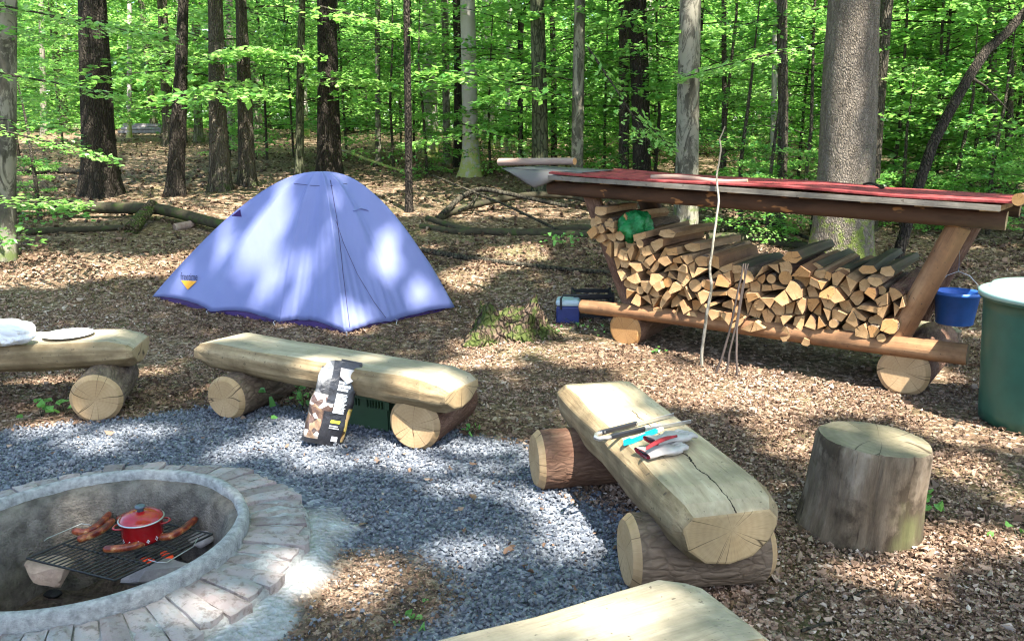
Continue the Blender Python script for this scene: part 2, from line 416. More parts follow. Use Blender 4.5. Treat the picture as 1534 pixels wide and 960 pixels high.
# dry leaf litter (nobody could count it)
def litter(n, ymin, ymax, size, dens=None, seed=0):
    y = rng.uniform(ymin ** .5, ymax ** .5, n * 2) ** 2
    x = (rng.random(n * 2) * 2 - 1) * (y * .72 + .5)
    r = np.hypot(x - PIT[0], y - PIT[1])
    g = gravel_mask(x, y); a = ash_mask(x, y)
    sx_ = (x - SA[0]) * SE[0] + (y - SA[1]) * SE[1]; sy_ = (x - SA[0]) * SN[0] + (y - SA[1]) * SN[1]; und = (sx_ > -.1) & (sx_ < 2.25) & (sy_ > .02) & (sy_ < 1.1)  # litter thinned under the shelter so dark soil reads as shadow
    cl = vnoise(x, y, 2.2, 41) * .6 + vnoise(x, y, 7, 42) * .4
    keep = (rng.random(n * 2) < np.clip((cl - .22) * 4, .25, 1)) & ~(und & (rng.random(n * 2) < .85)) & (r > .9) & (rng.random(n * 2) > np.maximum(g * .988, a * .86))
    x, y = x[keep][:n], y[keep][:n]; n = len(x)
    C = np.stack([x, y, gz(x, y) + rng.uniform(.002, .02, n)], 1)
    D = rng.normal(0, 1, (n, 3)); D[:, 2] *= .25; D = unit(D)
    N = rng.normal(0, .30, (n, 3)); N[:, 2] = 1; N = unit(N - D * np.sum(N * D, 1, keepdims=True))
    l = size * rng.uniform(.5, 1.3, n) * np.clip(y / 7.5, .8, 1.4); q_ = W(520, 900); l = np.where(np.hypot(x - q_[0], y - q_[1]) < .6, l * .55, l)
    return C, D, N, l, np.clip(rng.beta(1.6, 2.0, n) + (vnoise(x, y, 1.2, 11) - .5) * .5 - .22 * np.clip((y - 7.3) / 1.5, 0, 1), 0, 1)  # leaf colour darkens behind the camp, standing in for shade
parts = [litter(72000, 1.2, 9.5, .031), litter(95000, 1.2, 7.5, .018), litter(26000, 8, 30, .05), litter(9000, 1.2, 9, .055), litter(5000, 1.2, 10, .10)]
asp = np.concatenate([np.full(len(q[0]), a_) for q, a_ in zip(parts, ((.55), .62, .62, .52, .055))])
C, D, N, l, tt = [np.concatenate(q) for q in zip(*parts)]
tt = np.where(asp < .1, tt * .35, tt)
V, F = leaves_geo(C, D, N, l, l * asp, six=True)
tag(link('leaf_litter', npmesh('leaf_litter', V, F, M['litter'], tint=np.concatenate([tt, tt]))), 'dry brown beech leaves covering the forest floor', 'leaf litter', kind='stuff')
# gravel stones
n = 70000
x = rng.uniform(-4.2, 1.25, n); y = rng.uniform(1.2, 5.1, n)
r = np.hypot(x - PIT[0], y - PIT[1])
keep = (r > .84) & (rng.random(n) < gravel_mask(x, y) ** .7) & (rng.random(n) > ash_mask(x, y) * .72)
x, y = x[keep], y[keep]; n = len(x)
B8 = np.array([[1, 0, 0], [-1, 0, 0], [0, 1, 0], [0, -1, 0], [.2, .1, 1], [-.1, 0, -1.]])
S = rng.uniform(.006, .0135, (n, 1, 1)) * rng.uniform(.6, 1.25, (n, 1, 3)) * np.array([1, 1, .7])
Vv = B8[None] * S * (1 + rng.normal(0, .18, (n, 6, 3)))
q = rng.normal(0, 1, (n, 4)); q[:, 1:3] *= .35; q /= np.linalg.norm(q, axis=1, keepdims=True)
ww, qx, qy, qz = q.T
Rm = np.stack([1 - 2 * (qy**2 + qz**2), 2 * (qx * qy - qz * ww), 2 * (qx * qz + qy * ww), 2 * (qx * qy + qz * ww), 1 - 2 * (qx**2 + qz**2), 2 * (qy * qz - qx * ww),
               2 * (qx * qz - qy * ww), 2 * (qy * qz + qx * ww), 1 - 2 * (qx**2 + qy**2)], -1).reshape(n, 3, 3)
Vv = np.einsum('nij,nkj->nki', Rm, Vv) + np.stack([x, y, gz(x, y) + rng.uniform(.002, .014, n)], 1)[:, None]
T8 = np.array([[0, 2, 4], [2, 1, 4], [1, 3, 4], [3, 0, 4], [2, 0, 5], [1, 2, 5], [3, 1, 5], [0, 3, 5]])
F = (np.arange(n)[:, None, None] * 6 + T8[None]).reshape(-1, 3)
tn = np.clip(rng.beta(2, 2, n) * .9 + (rng.random(n) < .02) * .5, 0, 1)
tag(link('gravel', npmesh('gravel', Vv.reshape(-1, 3), F, M['gravel_stone'], tint=np.repeat(tn, 8))), 'blue grey crushed stone gravel around the fire pit', 'gravel', kind='stuff')

# ------------------------------------------------------------------ foliage
def crown_geo(seed, nspray, z0, z1, r0, r1, per, leaf, tw=True, droop=.25, tint0=.5, rise=.2, wid=.42):
    g = np.random.default_rng(seed)
    zz = z0 + (z1 - z0) * (np.arange(nspray) + g.random(nspray)) / nspray
    az = g.uniform(0, 6.283, nspray)
    tpos = (zz - z0) / (z1 - z0)
    Ls = (r0 + (r1 - r0) * np.sin(np.pi * np.clip(tpos * .9 + .12, 0, 1)) ** .7) * g.uniform(.45, 1.15, nspray)
    ri = g.normal(rise, .12, nspray); dr = droop * g.uniform(.6, 1.5, nspray)
    spt = g.normal(tint0 - .04, .25, nspray)
    m = nspray * per; si = np.repeat(np.arange(nspray), per)
    # sub-twigs: leaves gather round side twigs rather than evenly
    t = g.beta(1.7, 1.1, m) * .95 + .05
    tq = (np.round(t * 7 + g.normal(0, .22, m)) / 7)
    side = g.choice([-1, 1], m) * g.random(m)
    lat = side * Ls[si] * wid * np.sin(np.pi * np.clip(tq, .06, .97)) ** .8
    fwd = tq * Ls[si] + np.abs(lat) * .55 + g.normal(0, .035, m)
    d = np.stack([np.cos(az), np.sin(az), 0 * az], 1)[si]; pp = np.stack([-np.sin(az), np.cos(az), 0 * az], 1)[si]
    up = ri[si] * fwd - dr[si] * fwd ** 2 / np.maximum(Ls[si], .3) - .18 * np.abs(lat) + g.normal(0, .03, m)
    C = d * fwd[:, None] + pp * lat[:, None]; C[:, 2] = zz[si] + up
    D = unit(d * .7 + pp * np.sign(side)[:, None] * .6 + g.normal(0, .35, (m, 3)) * [1, 1, .6])
    N = g.normal(0, .38, (m, 3)); N[:, 2] += 1; N = unit(N - D * np.sum(N * D, 1, keepdims=True))
    l = leaf * g.uniform(.65, 1.2, m)
    V, F = leaves_geo(C, D, N, l, l * .62, curl=.06)
    tint = np.clip(spt[si] + g.normal(0, .14, m), 0, 1)
    mi = np.zeros(len(F), int)
    if tw:   # limbs: thin three-sided tapering rods along each spray
        TV, TF = [], []; o = len(V)
        for k in range(nspray):
            dk = np.array([math.cos(az[k]), math.sin(az[k]), 0]); pts = []
            for s_ in np.linspace(0, 1, 5):
                f_ = s_ * Ls[k]; pts.append(dk * f_ + np.array([0, 0, zz[k] + ri[k] * f_ - dr[k] * f_ * f_ / max(Ls[k], .3)]))
            for i_, p_ in enumerate(pts):
                rr_ = (.003 + .005 * Ls[k]) * (1 - .8 * i_ / 4)
                for a_ in (0, 2.1, 4.2):
                    TV.append(p_ + rr_ * (np.array([-dk[1], dk[0], 0]) * math.cos(a_) + np.array([0, 0, 1]) * math.sin(a_)))
            for i_ in range(4):
                for j_ in range(3):
                    TF.append([o + i_ * 3 + j_, o + i_ * 3 + (j_ + 1) % 3, o + i_ * 3 + 3 + (j_ + 1) % 3, o + i_ * 3 + 3 + j_])
            o += 15
        V = np.concatenate([V, np.array(TV)]); F = np.concatenate([F, np.array(TF)])
        tint = np.concatenate([tint, np.zeros(len(TF))]); mi = np.concatenate([mi, np.ones(len(TF), int)])
    return V, F, tint, mi
def crown_mesh(name, *a, **k):
    V, F, tt, mi = crown_geo(*a, **k)
    return npmesh(name, V, F, [M['leaf'], M['dead_branch']], tint=tt, matidx=mi)
CR_SAP = [crown_mesh('crown', 10 + i, 34, .35, 4.8, .9, 2.1, 130, .10, tint0=.55) for i in range(4)]
CR_LOW = [crown_mesh('crown', 20 + i, 22, .15, 2.2, .6, 1.5, 120, .10, tint0=.5) for i in range(3)]
CR_BIG = [crown_mesh('crown', 30 + i, 36, 1.4, 8.5, 1.6, 3.4, 190, .15, tint0=.5) for i in range(4)]
CR_HIGH = [crown_mesh('crown', 40 + i, 30, 6.5, 14.5, 1.8, 3.5, 60, .16, tint0=.5) for i in range(2)]
CR_FAR = [crown_mesh('crown', 50 + i, 100, .1, 15.0, 2.0, 4.4, 170, .27, tw=False, tint0=.45) for i in range(3)]

# ------------------------------------------------------------------ trees
def trunk_mb(path, rads, seg=18, flare=.5, lumps=.035, rings=26, smooth=True):
    """path of local points, resampled; root flare with buttresses"""
    P = np.array(path, float); ts = np.linspace(0, 1, len(P)); tr = np.linspace(0, 1, rings) ** 1.6
    Q = np.stack([np.interp(tr, ts, P[:, i]) for i in range(3)], 1); rd = np.interp(tr, np.linspace(0, 1, len(rads)), rads)
    nb = random.choice([4, 5, 6]); ph = random.uniform(0, 6.28); mb = MB(); rr_ = []
    vs = []
    for i in range(rings):
        h = Q[i, 2]
        fl = flare * math.exp(-max(h, 0) / (rads[0] * 1.3))
        for k in range(seg):
            th = 2 * math.pi * k / seg
            w_ = 1 + fl * (.55 + .6 * max(0, math.cos(nb * th + ph)) ** 1.5) + lumps * (math.sin(2 * th + i * .5 + ph) + math.sin(3 * th - i * .31)) + random.uniform(-.5, .5) * lumps
            vs.append((Q[i, 0] + math.cos(th) * rd[i] * w_, Q[i, 1] + math.sin(th) * rd[i] * w_, Q[i, 2]))
    fs = [(i * seg + k, i * seg + (k + 1) % seg, (i + 1) * seg + (k + 1) % seg, (i + 1) * seg + k) for i in range(rings - 1) for k in range(seg)]
    mb.add(vs, fs, 0, smooth); mb.add(vs[-seg:], [tuple(range(seg))], 0)
    return mb
SLOT = [None]
def tree(bx, by, tx, w0, w1, mat, label, crown=None, group=None, height=13, path=None, name='tree', crown_rot=None, ty=0, flare=.5, base=None, cs=1, extra=None):
    """base pixel, x of the trunk where it leaves the frame, widths in pixels"""
    g = G(bx, by) if base is None else np.array(base)
    dist = math.hypot(*g[:2]); Yd = g[1]
    top = atY(tx, ty, Yd)
    r0 = w0 / CF * np.linalg.norm(g - CAM) / 2; r1 = w1 / CF * Yd / 2
    dz = top[2] - g[2]; sl = (top[0] - g[0]) / dz
    t_ = thing(name, g, label, 'tree', group)
    if path is None:
        hs = [-.25, 0, dz * .5, dz, max(height, dz + 1)]
        path = [(sl * h + random.uniform(-.02, .02) * (h > 0.1), random.uniform(-.03, .03) * (h > .1), h) for h in hs]
        rads = [r0 * 1.0, r0 * .97, (r0 + r1) / 2 * .98, r1, r1 * .35]
    else:
        rads = list(np.linspace(r0, r1, len(path)))
    mb = trunk_mb(path, rads, flare=flare, seg=24 if w0 > 60 else 16)
    obj('trunk', mb, mat, t_, M=Matrix.Translation(tuple(g)))
    if crown is not None:
        o = bpy.data.objects.new('crown', crown)
        finish(o, t_, Matrix.Translation(tuple(g + np.array([0, 0, 0]))) @ Matrix.Rotation(crown_rot if crown_rot is not None else random.uniform(0, 6.28), 4, 'Z') @ Matrix.Scale(cs, 4))
    return t_, g
BL = 'dark_tree'
tree(4, 388, 12, 30, 26, M['beech'], 'lichen mottled pale trunk cut by the left picture edge', CR_HIGH[0], name='beech_tree')
tree(152, 292, 138, 44, 36, M['oak_dark'], 'thick dark trunk behind the mossy log on the left', CR_HIGH[1], name='oak_tree')
tree(262, 292, 274, 24, 14, M['oak_dark'], 'slim dark trunk leaning right, behind the mossy log left of the tent', CR_HIGH[0], name='beech_tree')
tree(331, 284, 321, 28, 20, M['bark_mid'], 'grey brown trunk just left of its thinner neighbour and the tent', CR_HIGH[1], name='beech_tree')
tree(371, 278, 361, 24, 15, M['bark_mid'], 'grey trunk second left of the tent top', CR_BIG[0], name='beech_tree', cs=.9)
tree(494, 268, 488, 34, 28, M['oak_dark'], 'straight dark trunk rising right behind the tent top', CR_HIGH[0], name='oak_tree')
tree(613, 318, 609, 12, 9, M['oak_dark'], 'thin black trunk standing right of the tent', None, name='young_tree', height=7, flare=.4)
tree(706, 264, 702, 26, 20, M['beech_pale'], 'sunlit white beech trunk with mossy yellow foot', CR_HIGH[1], name='beech_tree', flare=.8, cs=1.7)
tree(809, 297, 803, 25, 21, M['green_bark'], 'greenish grey trunk behind the left end of the shelter roof', CR_HIGH[0], name='beech_tree')
tree(864, 300, 869, 18, 16, M['beech'], 'slim grey trunk beside the loose log on the shelter roof', CR_BIG[1], name='beech_tree', cs=.9)
tree(934, 285, 934, 15, 14, M['bark_mid'], 'slim grey trunk touching the dark trunk behind the shelter', CR_BIG[2], name='beech_tree', cs=.9)
tree(962, 300, 956, 28, 26, M['oak_dark'], 'dark brown trunk behind the left half of the shelter', CR_HIGH[1], name='oak_tree')
tree(1026, 358, 1036, 34, 31, M['beech'], 'mottled pale beech trunk behind the middle of the shelter', CR_HIGH[0], name='beech_tree')
tree(1168, 352, 1173, 15, 14, M['bark_mid'], 'slim dark grey trunk left of the biggest trunk', None, name='beech_tree')
tree(1258, 388, 1280, 80, 68, M['oak_big'], 'biggest trunk, furrowed grey bark and mossy foot, behind the woodpile', CR_HIGH[1], name='oak_tree', flare=.32)
tree(1300, 345, 1330, 21, 17, M['bark_mid'], 'grey trunk peeking out right behind the biggest trunk', CR_HIGH[0], name='beech_tree', flare=.3)
tree(255, 218, 242, 16, 13, M['bark_mid'], 'far grey trunk between the thick dark one and the slim leaning one', CR_BIG[3], name='beech_tree')
tree(298, 212, 293, 12, 11, M['beech'], 'far pale speckled trunk left of the grey brown trunk', CR_BIG[0], name='beech_tree')
tree(194, 205, 194, 6, 6, M['beech_pale'], 'thin far white trunk right of the thick dark one', None, name='young_tree')
tree(66, 205, 62, 8, 7, M['beech'], 'thin far pale trunk near the left picture edge', None, name='young_tree')
tree(449, 268, 452, 12, 10, M['green_bark'], 'thin green grey trunk left of the dark trunk behind the tent', CR_BIG[1], name='young_tree', cs=.8)
tree(346, 225, 344, 12, 9, M['beech'], 'thin far pale trunk between the two grey trunks left of the tent', None, name='young_tree')
tree(567, 248, 565, 9, 7, M['beech'], 'thin far pale trunk between the dark trunk and the thin black one', None, name='young_tree')
tree(670, 246, 666, 12, 10, M['beech'], 'slim beige trunk just left of the sunlit white beech', CR_BIG[2], name='beech_tree')
tree(760, 246, 763, 8, 7, M['beech_pale'], 'thin far white trunk right of the sunlit white beech', None, name='young_tree')
tree(781, 262, 779, 8, 6, M['oak_dark'], 'thin dark trunk left of the greenish grey trunk', None, name='young_tree')
tree(686, 250, 684, 14, 11, M['oak_dark'], 'dark trunk hidden close behind the sunlit white beech', None, name='beech_tree')
tree(1155, 300, 1160, 9, 7, M['beech_pale'], 'thin pale birch stem left of the slim dark grey trunk', None, name='young_tree')
tree(1508, 330, 1516, 10, 8, M['bark_mid'], 'thin dark stem at the far right edge', None, name='young_tree', height=7)
tree(1484, 300, 1487, 13, 12, M['beech'], 'far grey trunk near the right picture edge above the barrel', CR_BIG[3], name='beech_tree')
tree(830, 250, 827, 9, 8, M['oak_dark'], 'thin dark far trunk right of the greenish grey trunk', None, name='young_tree')
tree(1083, 300, 1086, 8, 7, M['bark_mid'], 'thin far stem between the mottled beech and the pale birch', None, name='young_tree')
# leaning curved young tree, right
g = G(1345, 388); Yd = g[1]
pth = [np.array([0, 0, -.2])] + [atY(px, py, Yd + k * .12) - g for k, (px, py) in enumerate([(1345, 385), (1374, 285), (1398, 215), (1424, 165), (1452, 115), (1478, 76), (1508, 50), (1545, 8), (1600, -60), (1680, -140)])]
t_ = thing('leaning_tree', g, 'curved dark young tree leaning right over the woodpile end', 'tree')
mb = MB(); mb.tube([p for p in pth], [.062, .06, .058, .057, .056, .055, .054, .052, .048, .04, .02], 12, wob=.06)
obj('trunk', mb, M['oak_dark'], t_, M=Matrix.Translation(tuple(g)))
mb = MB(); p0 = pth[5]; mb.tube([p0, p0 + np.array([.25, .1, -.1]), p0 + np.array([.6, .2, -.35])], [.02, .014, .006], 6)
obj('branch', mb, M['bark_mid'], t_, M=Matrix.Translation(tuple(g)))

# background trees in numbers
def clear_of(x, y):     # keep the view between the named trunks open near the camp
    return True
cnt = 0
trunk_meshes = []
for i, mt in enumerate(['bark_mid', 'beech', 'oak_dark', 'green_bark', 'beech', 'beech_pale']):
    mb = trunk_mb([(0, 0, -.3), (random.uniform(-.1, .1), 0, 4), (random.uniform(-.25, .25), 0, 9), (random.uniform(-.4, .4), 0, 16)], [.17, .15, .12, .06], seg=10, rings=14)
    me = bpy.data.meshes.new('trunk'); me.from_pydata(mb.v, [], mb.f); me.materials.append(M[mt]); me.polygons.foreach_set('use_smooth', mb.s); me.update(); trunk_meshes.append(me)
sapstem = []
for i in range(3):
    mb = MB(); mb.tube([(0, 0, -.1), (random.uniform(-.05, .05), random.uniform(-.05, .05), 1.5), (random.uniform(-.15, .15), 0, 3.2), (random.uniform(-.2, .2), 0, 5)], [.03, .025, .018, .006], 6)
    me = bpy.data.meshes.new('stem'); me.from_pydata(mb.v, [], mb.f); me.materials.append(M['bark_mid']); me.polygons.foreach_set('use_smooth', mb.s); me.update(); sapstem.append(me)
def inst(name, x, y, trunk, crown, label, group, s=1.0, rot=None, st=1.0, tname='trunk', dz=0):
    z = float(gz(x, y)) + dz; rot = random.uniform(0, 6.28) if rot is None else rot
    t_ = thing(name, (x, y, z), label, 'tree', group)
    MM = Matrix.Translation((x, y, z)) @ Matrix.Rotation(rot, 4, 'Z')
    if trunk is not None:
        o = bpy.data.objects.new(tname, trunk); finish(o, t_, MM @ Matrix.Diagonal((st, st, s, 1)))
    if crown is not None:
        o = bpy.data.objects.new('crown', crown); finish(o, t_, MM @ Matrix.Scale(s, 4))
    return t_
rt = random.Random(5)
placed = []
for i in range(3000):
    if cnt >= 46: break
    y = rt.uniform(15, 40); x = rt.uniform(-.85, .85) * y
    px = 767 + x / y * CF
    if y < 22 and px < 640: continue
    if any((x - a) ** 2 + (y - b) ** 2 < 2.6 ** 2 for a, b in placed): continue
    placed.append((x, y)); cnt += 1
    inst('beech_tree', x, y, rt.choice(trunk_meshes), rt.choice(CR_BIG), 'background beech among many like it, trunk half hidden by green leaves', 'background beeches deep in the wood', rt.uniform(.85, 1.15), st=rt.uniform(.6, 1.2))
for i in range(26):
    y = rt.uniform(40, 56); x = (i / 25 * 2 - 1) * .8 * y + rt.uniform(-1, 1)
    inst('far_tree', x, y, rt.choice(trunk_meshes), CR_FAR[i % 3], 'most distant leafy tree closing the view at the back of the wood', 'most distant trees', rt.uniform(.9, 1.15), st=rt.uniform(.8, 1.3))
for i in range(34):
    y = rt.uniform(30, 50); x = rt.uniform(-.8, .35) * y
    inst('bush', x, y, None, CR_LOW[i % 3], 'low leafy bush far back on the floor of the wood', 'low bushes far back in the wood', rt.uniform(1.6, 2.6))
# saplings: (px, py base, scale, kind)
saps = [(640, 262, .62, 1), (735, 262, .6, 1), (590, 250, .8, 0), (860, 268, .8, 0), (905, 262, .9, 1), (980, 285, .8, 0), (1075, 310, .8, 0), (1110, 350, .55, 1), (1200, 330, .8, 0),
        (1215, 352, .5, 1), (1330, 345, .8, 0), (1385, 350, .9, 0), (1445, 352, .85, 0), (1500, 348, 1., 0), (1560, 360, 1., 0), (1420, 372, .5, 1), (1480, 380, .5, 1), (1535, 385, .6, 1), (1350, 372, .4, 1),
        (1150, 362, .4, 1), (20, 300, .8, 0), (-60, 380, .8, 0), (60, 330, .36, 1), (95, 222, 1., 0), (30, 240, 1., 0), (400, 240, 1., 0), (440, 236, 1.1, 0), (520, 240, 1.2, 0),
        (620, 238, 1.2, 0), (780, 250, 1.0, 0), (940, 262, 1.1, 0), (1040, 280, 1.1, 0), (1240, 290, 1.3, 0), (1400, 300, 1.2, 0), (1520, 300, 1.3, 0), (345, 236, .6, 1), (160, 215, 1.1, 0), (280, 214, 1.2, 0)]
for i, (px, py, s_, k) in enumerate(saps):
    g = G(px, py - 28 if px > 1300 and py > 340 else py)
    inst('beech_sapling', g[0], g[1], sapstem[i % 3], (CR_SAP if k == 0 else CR_LOW)[i % (4 if k == 0 else 3)], 'leafy green beech sapling in the undergrowth behind the camp', 'beech saplings of the undergrowth', s_, tname='stem')
for i in range(50):
    y = rt.uniform(13, 30); x = rt.uniform(-.2, .85) * y
    if y < 20 and x < 0: continue
    inst('beech_sapling', x, y, sapstem[i % 3], CR_SAP[i % 4], 'leafy green beech sapling in the undergrowth behind the camp', 'beech saplings of the undergrowth', rt.uniform(.7, 1.4), tname='stem')

# the wood far beyond reads as one mass of leaves
n = 60000
y = rng.uniform(56, 66, n); x = rng.uniform(-1, 1, n) * 62; z = gz(x, y) + rng.beta(1, 1.3, n) * 20
C = np.stack([x, y, z], 1); D = unit(rng.normal(0, 1, (n, 3)) * [1, 1, .4]); N = unit(rng.normal(0, .5, (n, 3)) + [0, -.4, 1]); N = unit(N - D * np.sum(N * D, 1, keepdims=True))
V, F = leaves_geo(C, D, N, rng.uniform(.5, 1.0, n), .45)
tag(link('far_wood', npmesh('far_wood', V, F, M['leaf'], tint=np.clip(rng.normal(.45, .2, n), 0, 1))), 'distant green mass of the wood beyond the last trees', 'woodland', kind='stuff')
def proj(p):
    a = p - CAM; F_ = np.array([0, math.cos(CP), -math.sin(CP)]); U_ = np.array([0, math.sin(CP), math.cos(CP)]); return 767 + CF * a[0] / (a @ F_), 480 - CF * (a @ U_) / (a @ F_)
def frame(o, xdir, zdir=(0, 0, 1)):
    """matrix with local X along xdir, local Z as near zdir as possible"""
    x = Vector(tuple(float(q) for q in xdir)).normalized(); z = Vector(tuple(float(q) for q in zdir)); y = z.cross(x).normalized(); z = x.cross(y)
    m = Matrix((x, y, z)).transposed().to_4x4(); m.translation = Vector(tuple(float(q) for q in o)); return m
def zframe(o, zdir):
    z = Vector(tuple(float(q) for q in zdir)).normalized(); a = Vector((0, 0, 1)) if abs(z.z) < .9 else Vector((1, 0, 0))
    x = a.cross(z).normalized(); y = z.cross(x)
    m = Matrix((x, y, z)).transposed().to_4x4(); m.translation = Vector(tuple(float(q) for q in o)); return m
def log(name, p0, p1, r0, r1=None, side='log_bark', end='log_end', parent=None, wob=.05, n=8, seg=28, bevel=.0, bend=0, flat=1):
    """round log, its own local Z along its axis"""
    p0 = np.array(p0, float); p1 = np.array(p1, float); L = float(np.linalg.norm(p1 - p0)); r1 = r0 if r1 is None else r1
    mb = MB(); zs = np.linspace(0, L, n); pts = [(bend * math.sin(math.pi * z / L), bend * .5 * math.sin(2 * math.pi * z / L), z) for z in zs]
    rad = [r0 + (r1 - r0) * z / L for z in zs]
    mb.tube(pts, rad, seg, 0, 1, wob=wob)
    if bevel:
        mb = MB(); zs = [0, bevel, *np.linspace(L * .15, L * .85, n), L - bevel, L]
        mb.tube([(bend * math.sin(math.pi * z / L), 0, z) for z in zs], [r0 * .84, r0] + [r0 + (r1 - r0) * z / L for z in zs[2:-2]] + [r1, r1 * .84], seg, 0, 1, wob=wob)
        mb.m = [1 if (i < seg or (len(zs) - 2) * seg <= i < (len(zs) - 1) * seg) else m_ for i, m_ in enumerate(mb.m)]
        mb.s = [False if m_ == 1 else s_ for m_, s_ in zip(mb.m, mb.s)]
    return obj(name, mb, [M[side], M[end]], parent, M=zframe(p0, p1 - p0))

# ------------------------------------------------------------------ benches
def bench(pa, pb, width, label, sup, topz=.42, thick=.27, mat='seat', sr=.155, seed=1, name='log_bench'):
    random.seed(seed)
    pa = np.array([pa[0], pa[1], 0.]); pb = np.array([pb[0], pb[1], 0.]); L = float(np.linalg.norm(pb - pa)); c = (pa + pb) / 2
    t_ = thing(name, c, label, 'bench')
    # hewn half log: flat top, chamfered shoulders, round belly; three cuts at each end
    top = thick
    def prof(w, h, drop=0):
        q = [(-w * .40, top - drop), (-w * .5, top - .045 - drop * .8), (-w * .49, top - .11 - drop * .5), (-w * .42, h * .28), (-w * .26, h * .08), (0, 0), (w * .26, h * .08), (w * .42, h * .28), (w * .49, top - .11 - drop * .5), (w * .5, top - .045 - drop * .8), (w * .40, top - drop)]
        return q
    xs = [0, .05, .13, .25, .4, .55, .7, .85, L - .13, L - .05, L]
    xs = [0, .045, .15] + list(np.linspace(.3, L - .3, 6)) + [L - .15, L - .045, L]
    mb = MB(); P = []
    for i, x in enumerate(xs):
        e = min(i, len(xs) - 1 - i)
        sw = [.86, .95, 1][min(e, 2)]; dr = [.05, .022, 0][min(e, 2)]; lift = [.03, .008, 0][min(e, 2)]
        row = []
        for k, (yy, zz) in enumerate(prof(width * sw, thick, dr)):
            j = .007 if 1 <= k <= 9 else .002
            zz = zz if zz > .15 else zz + lift
            if k in (0, 10): yy *= 1 + random.uniform(-.05, .05)
            row.append((x - L / 2 + (random.uniform(-.012, .012) if 0 < e else 0), yy + random.uniform(-j, j), zz + random.uniform(-j, j) + (0.003 * math.sin(x * 9) if k in (0, 10) else 0)))
        P.append(row)
    npf = len(P[0]); vs = [q for r in P for q in r]
    fs = []; mi = []
    for i in range(len(xs) - 1):
        for k in range(npf):
            fs.append((i * npf + k, (i + 1) * npf + k, (i + 1) * npf + (k + 1) % npf, i * npf + (k + 1) % npf))
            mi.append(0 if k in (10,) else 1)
    fs.append(tuple(range(npf))); mi.append(2); fs.append(tuple((len(xs) - 1) * npf + k for k in range(npf))[::-1]); mi.append(2)
    mb.add(vs, fs, mi)
    d = pb - pa
    MM = frame(c + np.array([0, 0, topz - thick]), d)
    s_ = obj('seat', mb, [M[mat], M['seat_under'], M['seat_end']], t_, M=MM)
    bv = s_.modifiers.new('b', 'BEVEL'); bv.width = .009; bv.segments = 2; bv.limit_method = 'ANGLE'; bv.angle_limit = R(22)
    for p0, p1, r_, sd_ in sup:
        p0 = np.array(p0, float); p1 = np.array(p1, float); p0[2] = p1[2] = r_ * .93
        log('support_log', p0, p1, r_, r_ * .98, sd_, 'log_end', t_, wob=.025, bevel=.028)
    random.seed(seed + 50)
    return t_
def g3(p): return np.array([p[0], p[1], 0.])
# back bench (middle)
fB = W(338, 625)[:2]; fC = W(612, 668)[:2]
def endpx(px, py, r_, dx, dy, side):
    p = W(px, py, r_ * .93); return ((p[0], p[1], 0), (p[0] + dx, p[1] + dy, 0), r_, side)
bench((-1.90, 4.93), (-.26, 4.01), .38, 'hewn log bench in the middle, charcoal bag leaning on its front', [endpx(335, 598, .135, .24, .62, 'old_bark'), endpx(618, 637, .15, .20, .52, 'log_bark')], seed=3, mat='seat2', topz=.41, thick=.20)
# left bench
bench((-4.25, 4.62), (-2.36, 4.92), .44, 'hewn log bench at the left edge carrying a white bag and a plate', [endpx(143, 599, .145, -.18, .62, 'old_bark'), ((-3.9, 4.35, 0), (-4.0, 4.95, 0), .14, 'old_bark')], seed=5, mat='seat2', thick=.2)
# right bench
bench((.41, 3.98), (.75, 2.50), .42, 'hewn log bench on the right with tongs and gloves lying on it', [endpx(800, 689, .14, .6, .12, 'log_bark'), endpx(936, 826, .142, .53, .06, 'old_bark')], seed=8, mat='seat')
# nearest bench
bench((.60, 1.915), (-.95, 1.175), .40, 'nearest hewn log bench cut by the bottom picture edge', [((.30, 1.62, 0), (.2, 2.0, 0), .14, 'log_bark'), ((-.8, 1.15, 0), (-.95, 1.5, 0), .14, 'log_bark')], seed=12, mat='seat2')

# ------------------------------------------------------------------ chopping stump
M['stump_side'] = grain('weathered_stump_side', (.06, .042, .026), (.15, .11, .075), (.30, .245, .18), axis=2, st=.22, sc=9, stain=(.045, .035, .024))
t = NT('weathered_block_side'); v = t.map((1, 1, .3)); v2 = t.map((1, 1, .8)); n = t.noise(v, 9, 8, .7); n2 = t.noise(v2, 3.6, 6, .65); n3 = t.noise(t.map((1, 1, .06)), 30, 4, .7)
c = t.ramp(n, [(.3, (.065, .045, .028)), (.55, (.165, .125, .085)), (.75, (.31, .255, .19))]); c = t.mix(t.ramp(n2, [(.47, 0.0), (.56, .9)]), c, (.045, .032, .02)); c = t.mix(t.ramp(n3, [(.6, 0.0), (.7, .7)]), c, (.03, .02, .014))
c = t.mix(t.ramp(t.noise(v2, 2.4, 4), [(.58, 0.0), (.66, .6)]), c, (.11, .115, .045)); t.bump(t.math('ADD', n, n3), .7, .012); M['stump_side'] = t.fin(c, .9, .15)
M['stump_top'] = wood_end('weathered_stump_top', (.10, .09, .05), (.26, .215, .14), ringf=28)
t_ = thing('chopping_block', (1.505, 3.13, 0), 'upright sawn stump used as a seat, right of the right log bench', 'tree stump')
random.seed(21); mb = MB(); from mathutils import noise as mn
zs = [-.03, .06, .14, .22, .32, .385, .402]; rs = [.262, .252, .238, .228, .22, .218, .208]
zs = [-.03, 0, .03, .07, .11, .15, .19, .23, .27, .31, .35, .382, .395, .402]; rs = list(np.interp(zs, [-.03, .06, .14, .22, .32, .385, .402], [.252, .24, .232, .228, .226, .224, .216]))
mb.tube([(-.02, 0, z) for z in zs], rs, 120, 0, 1, wob=.0)
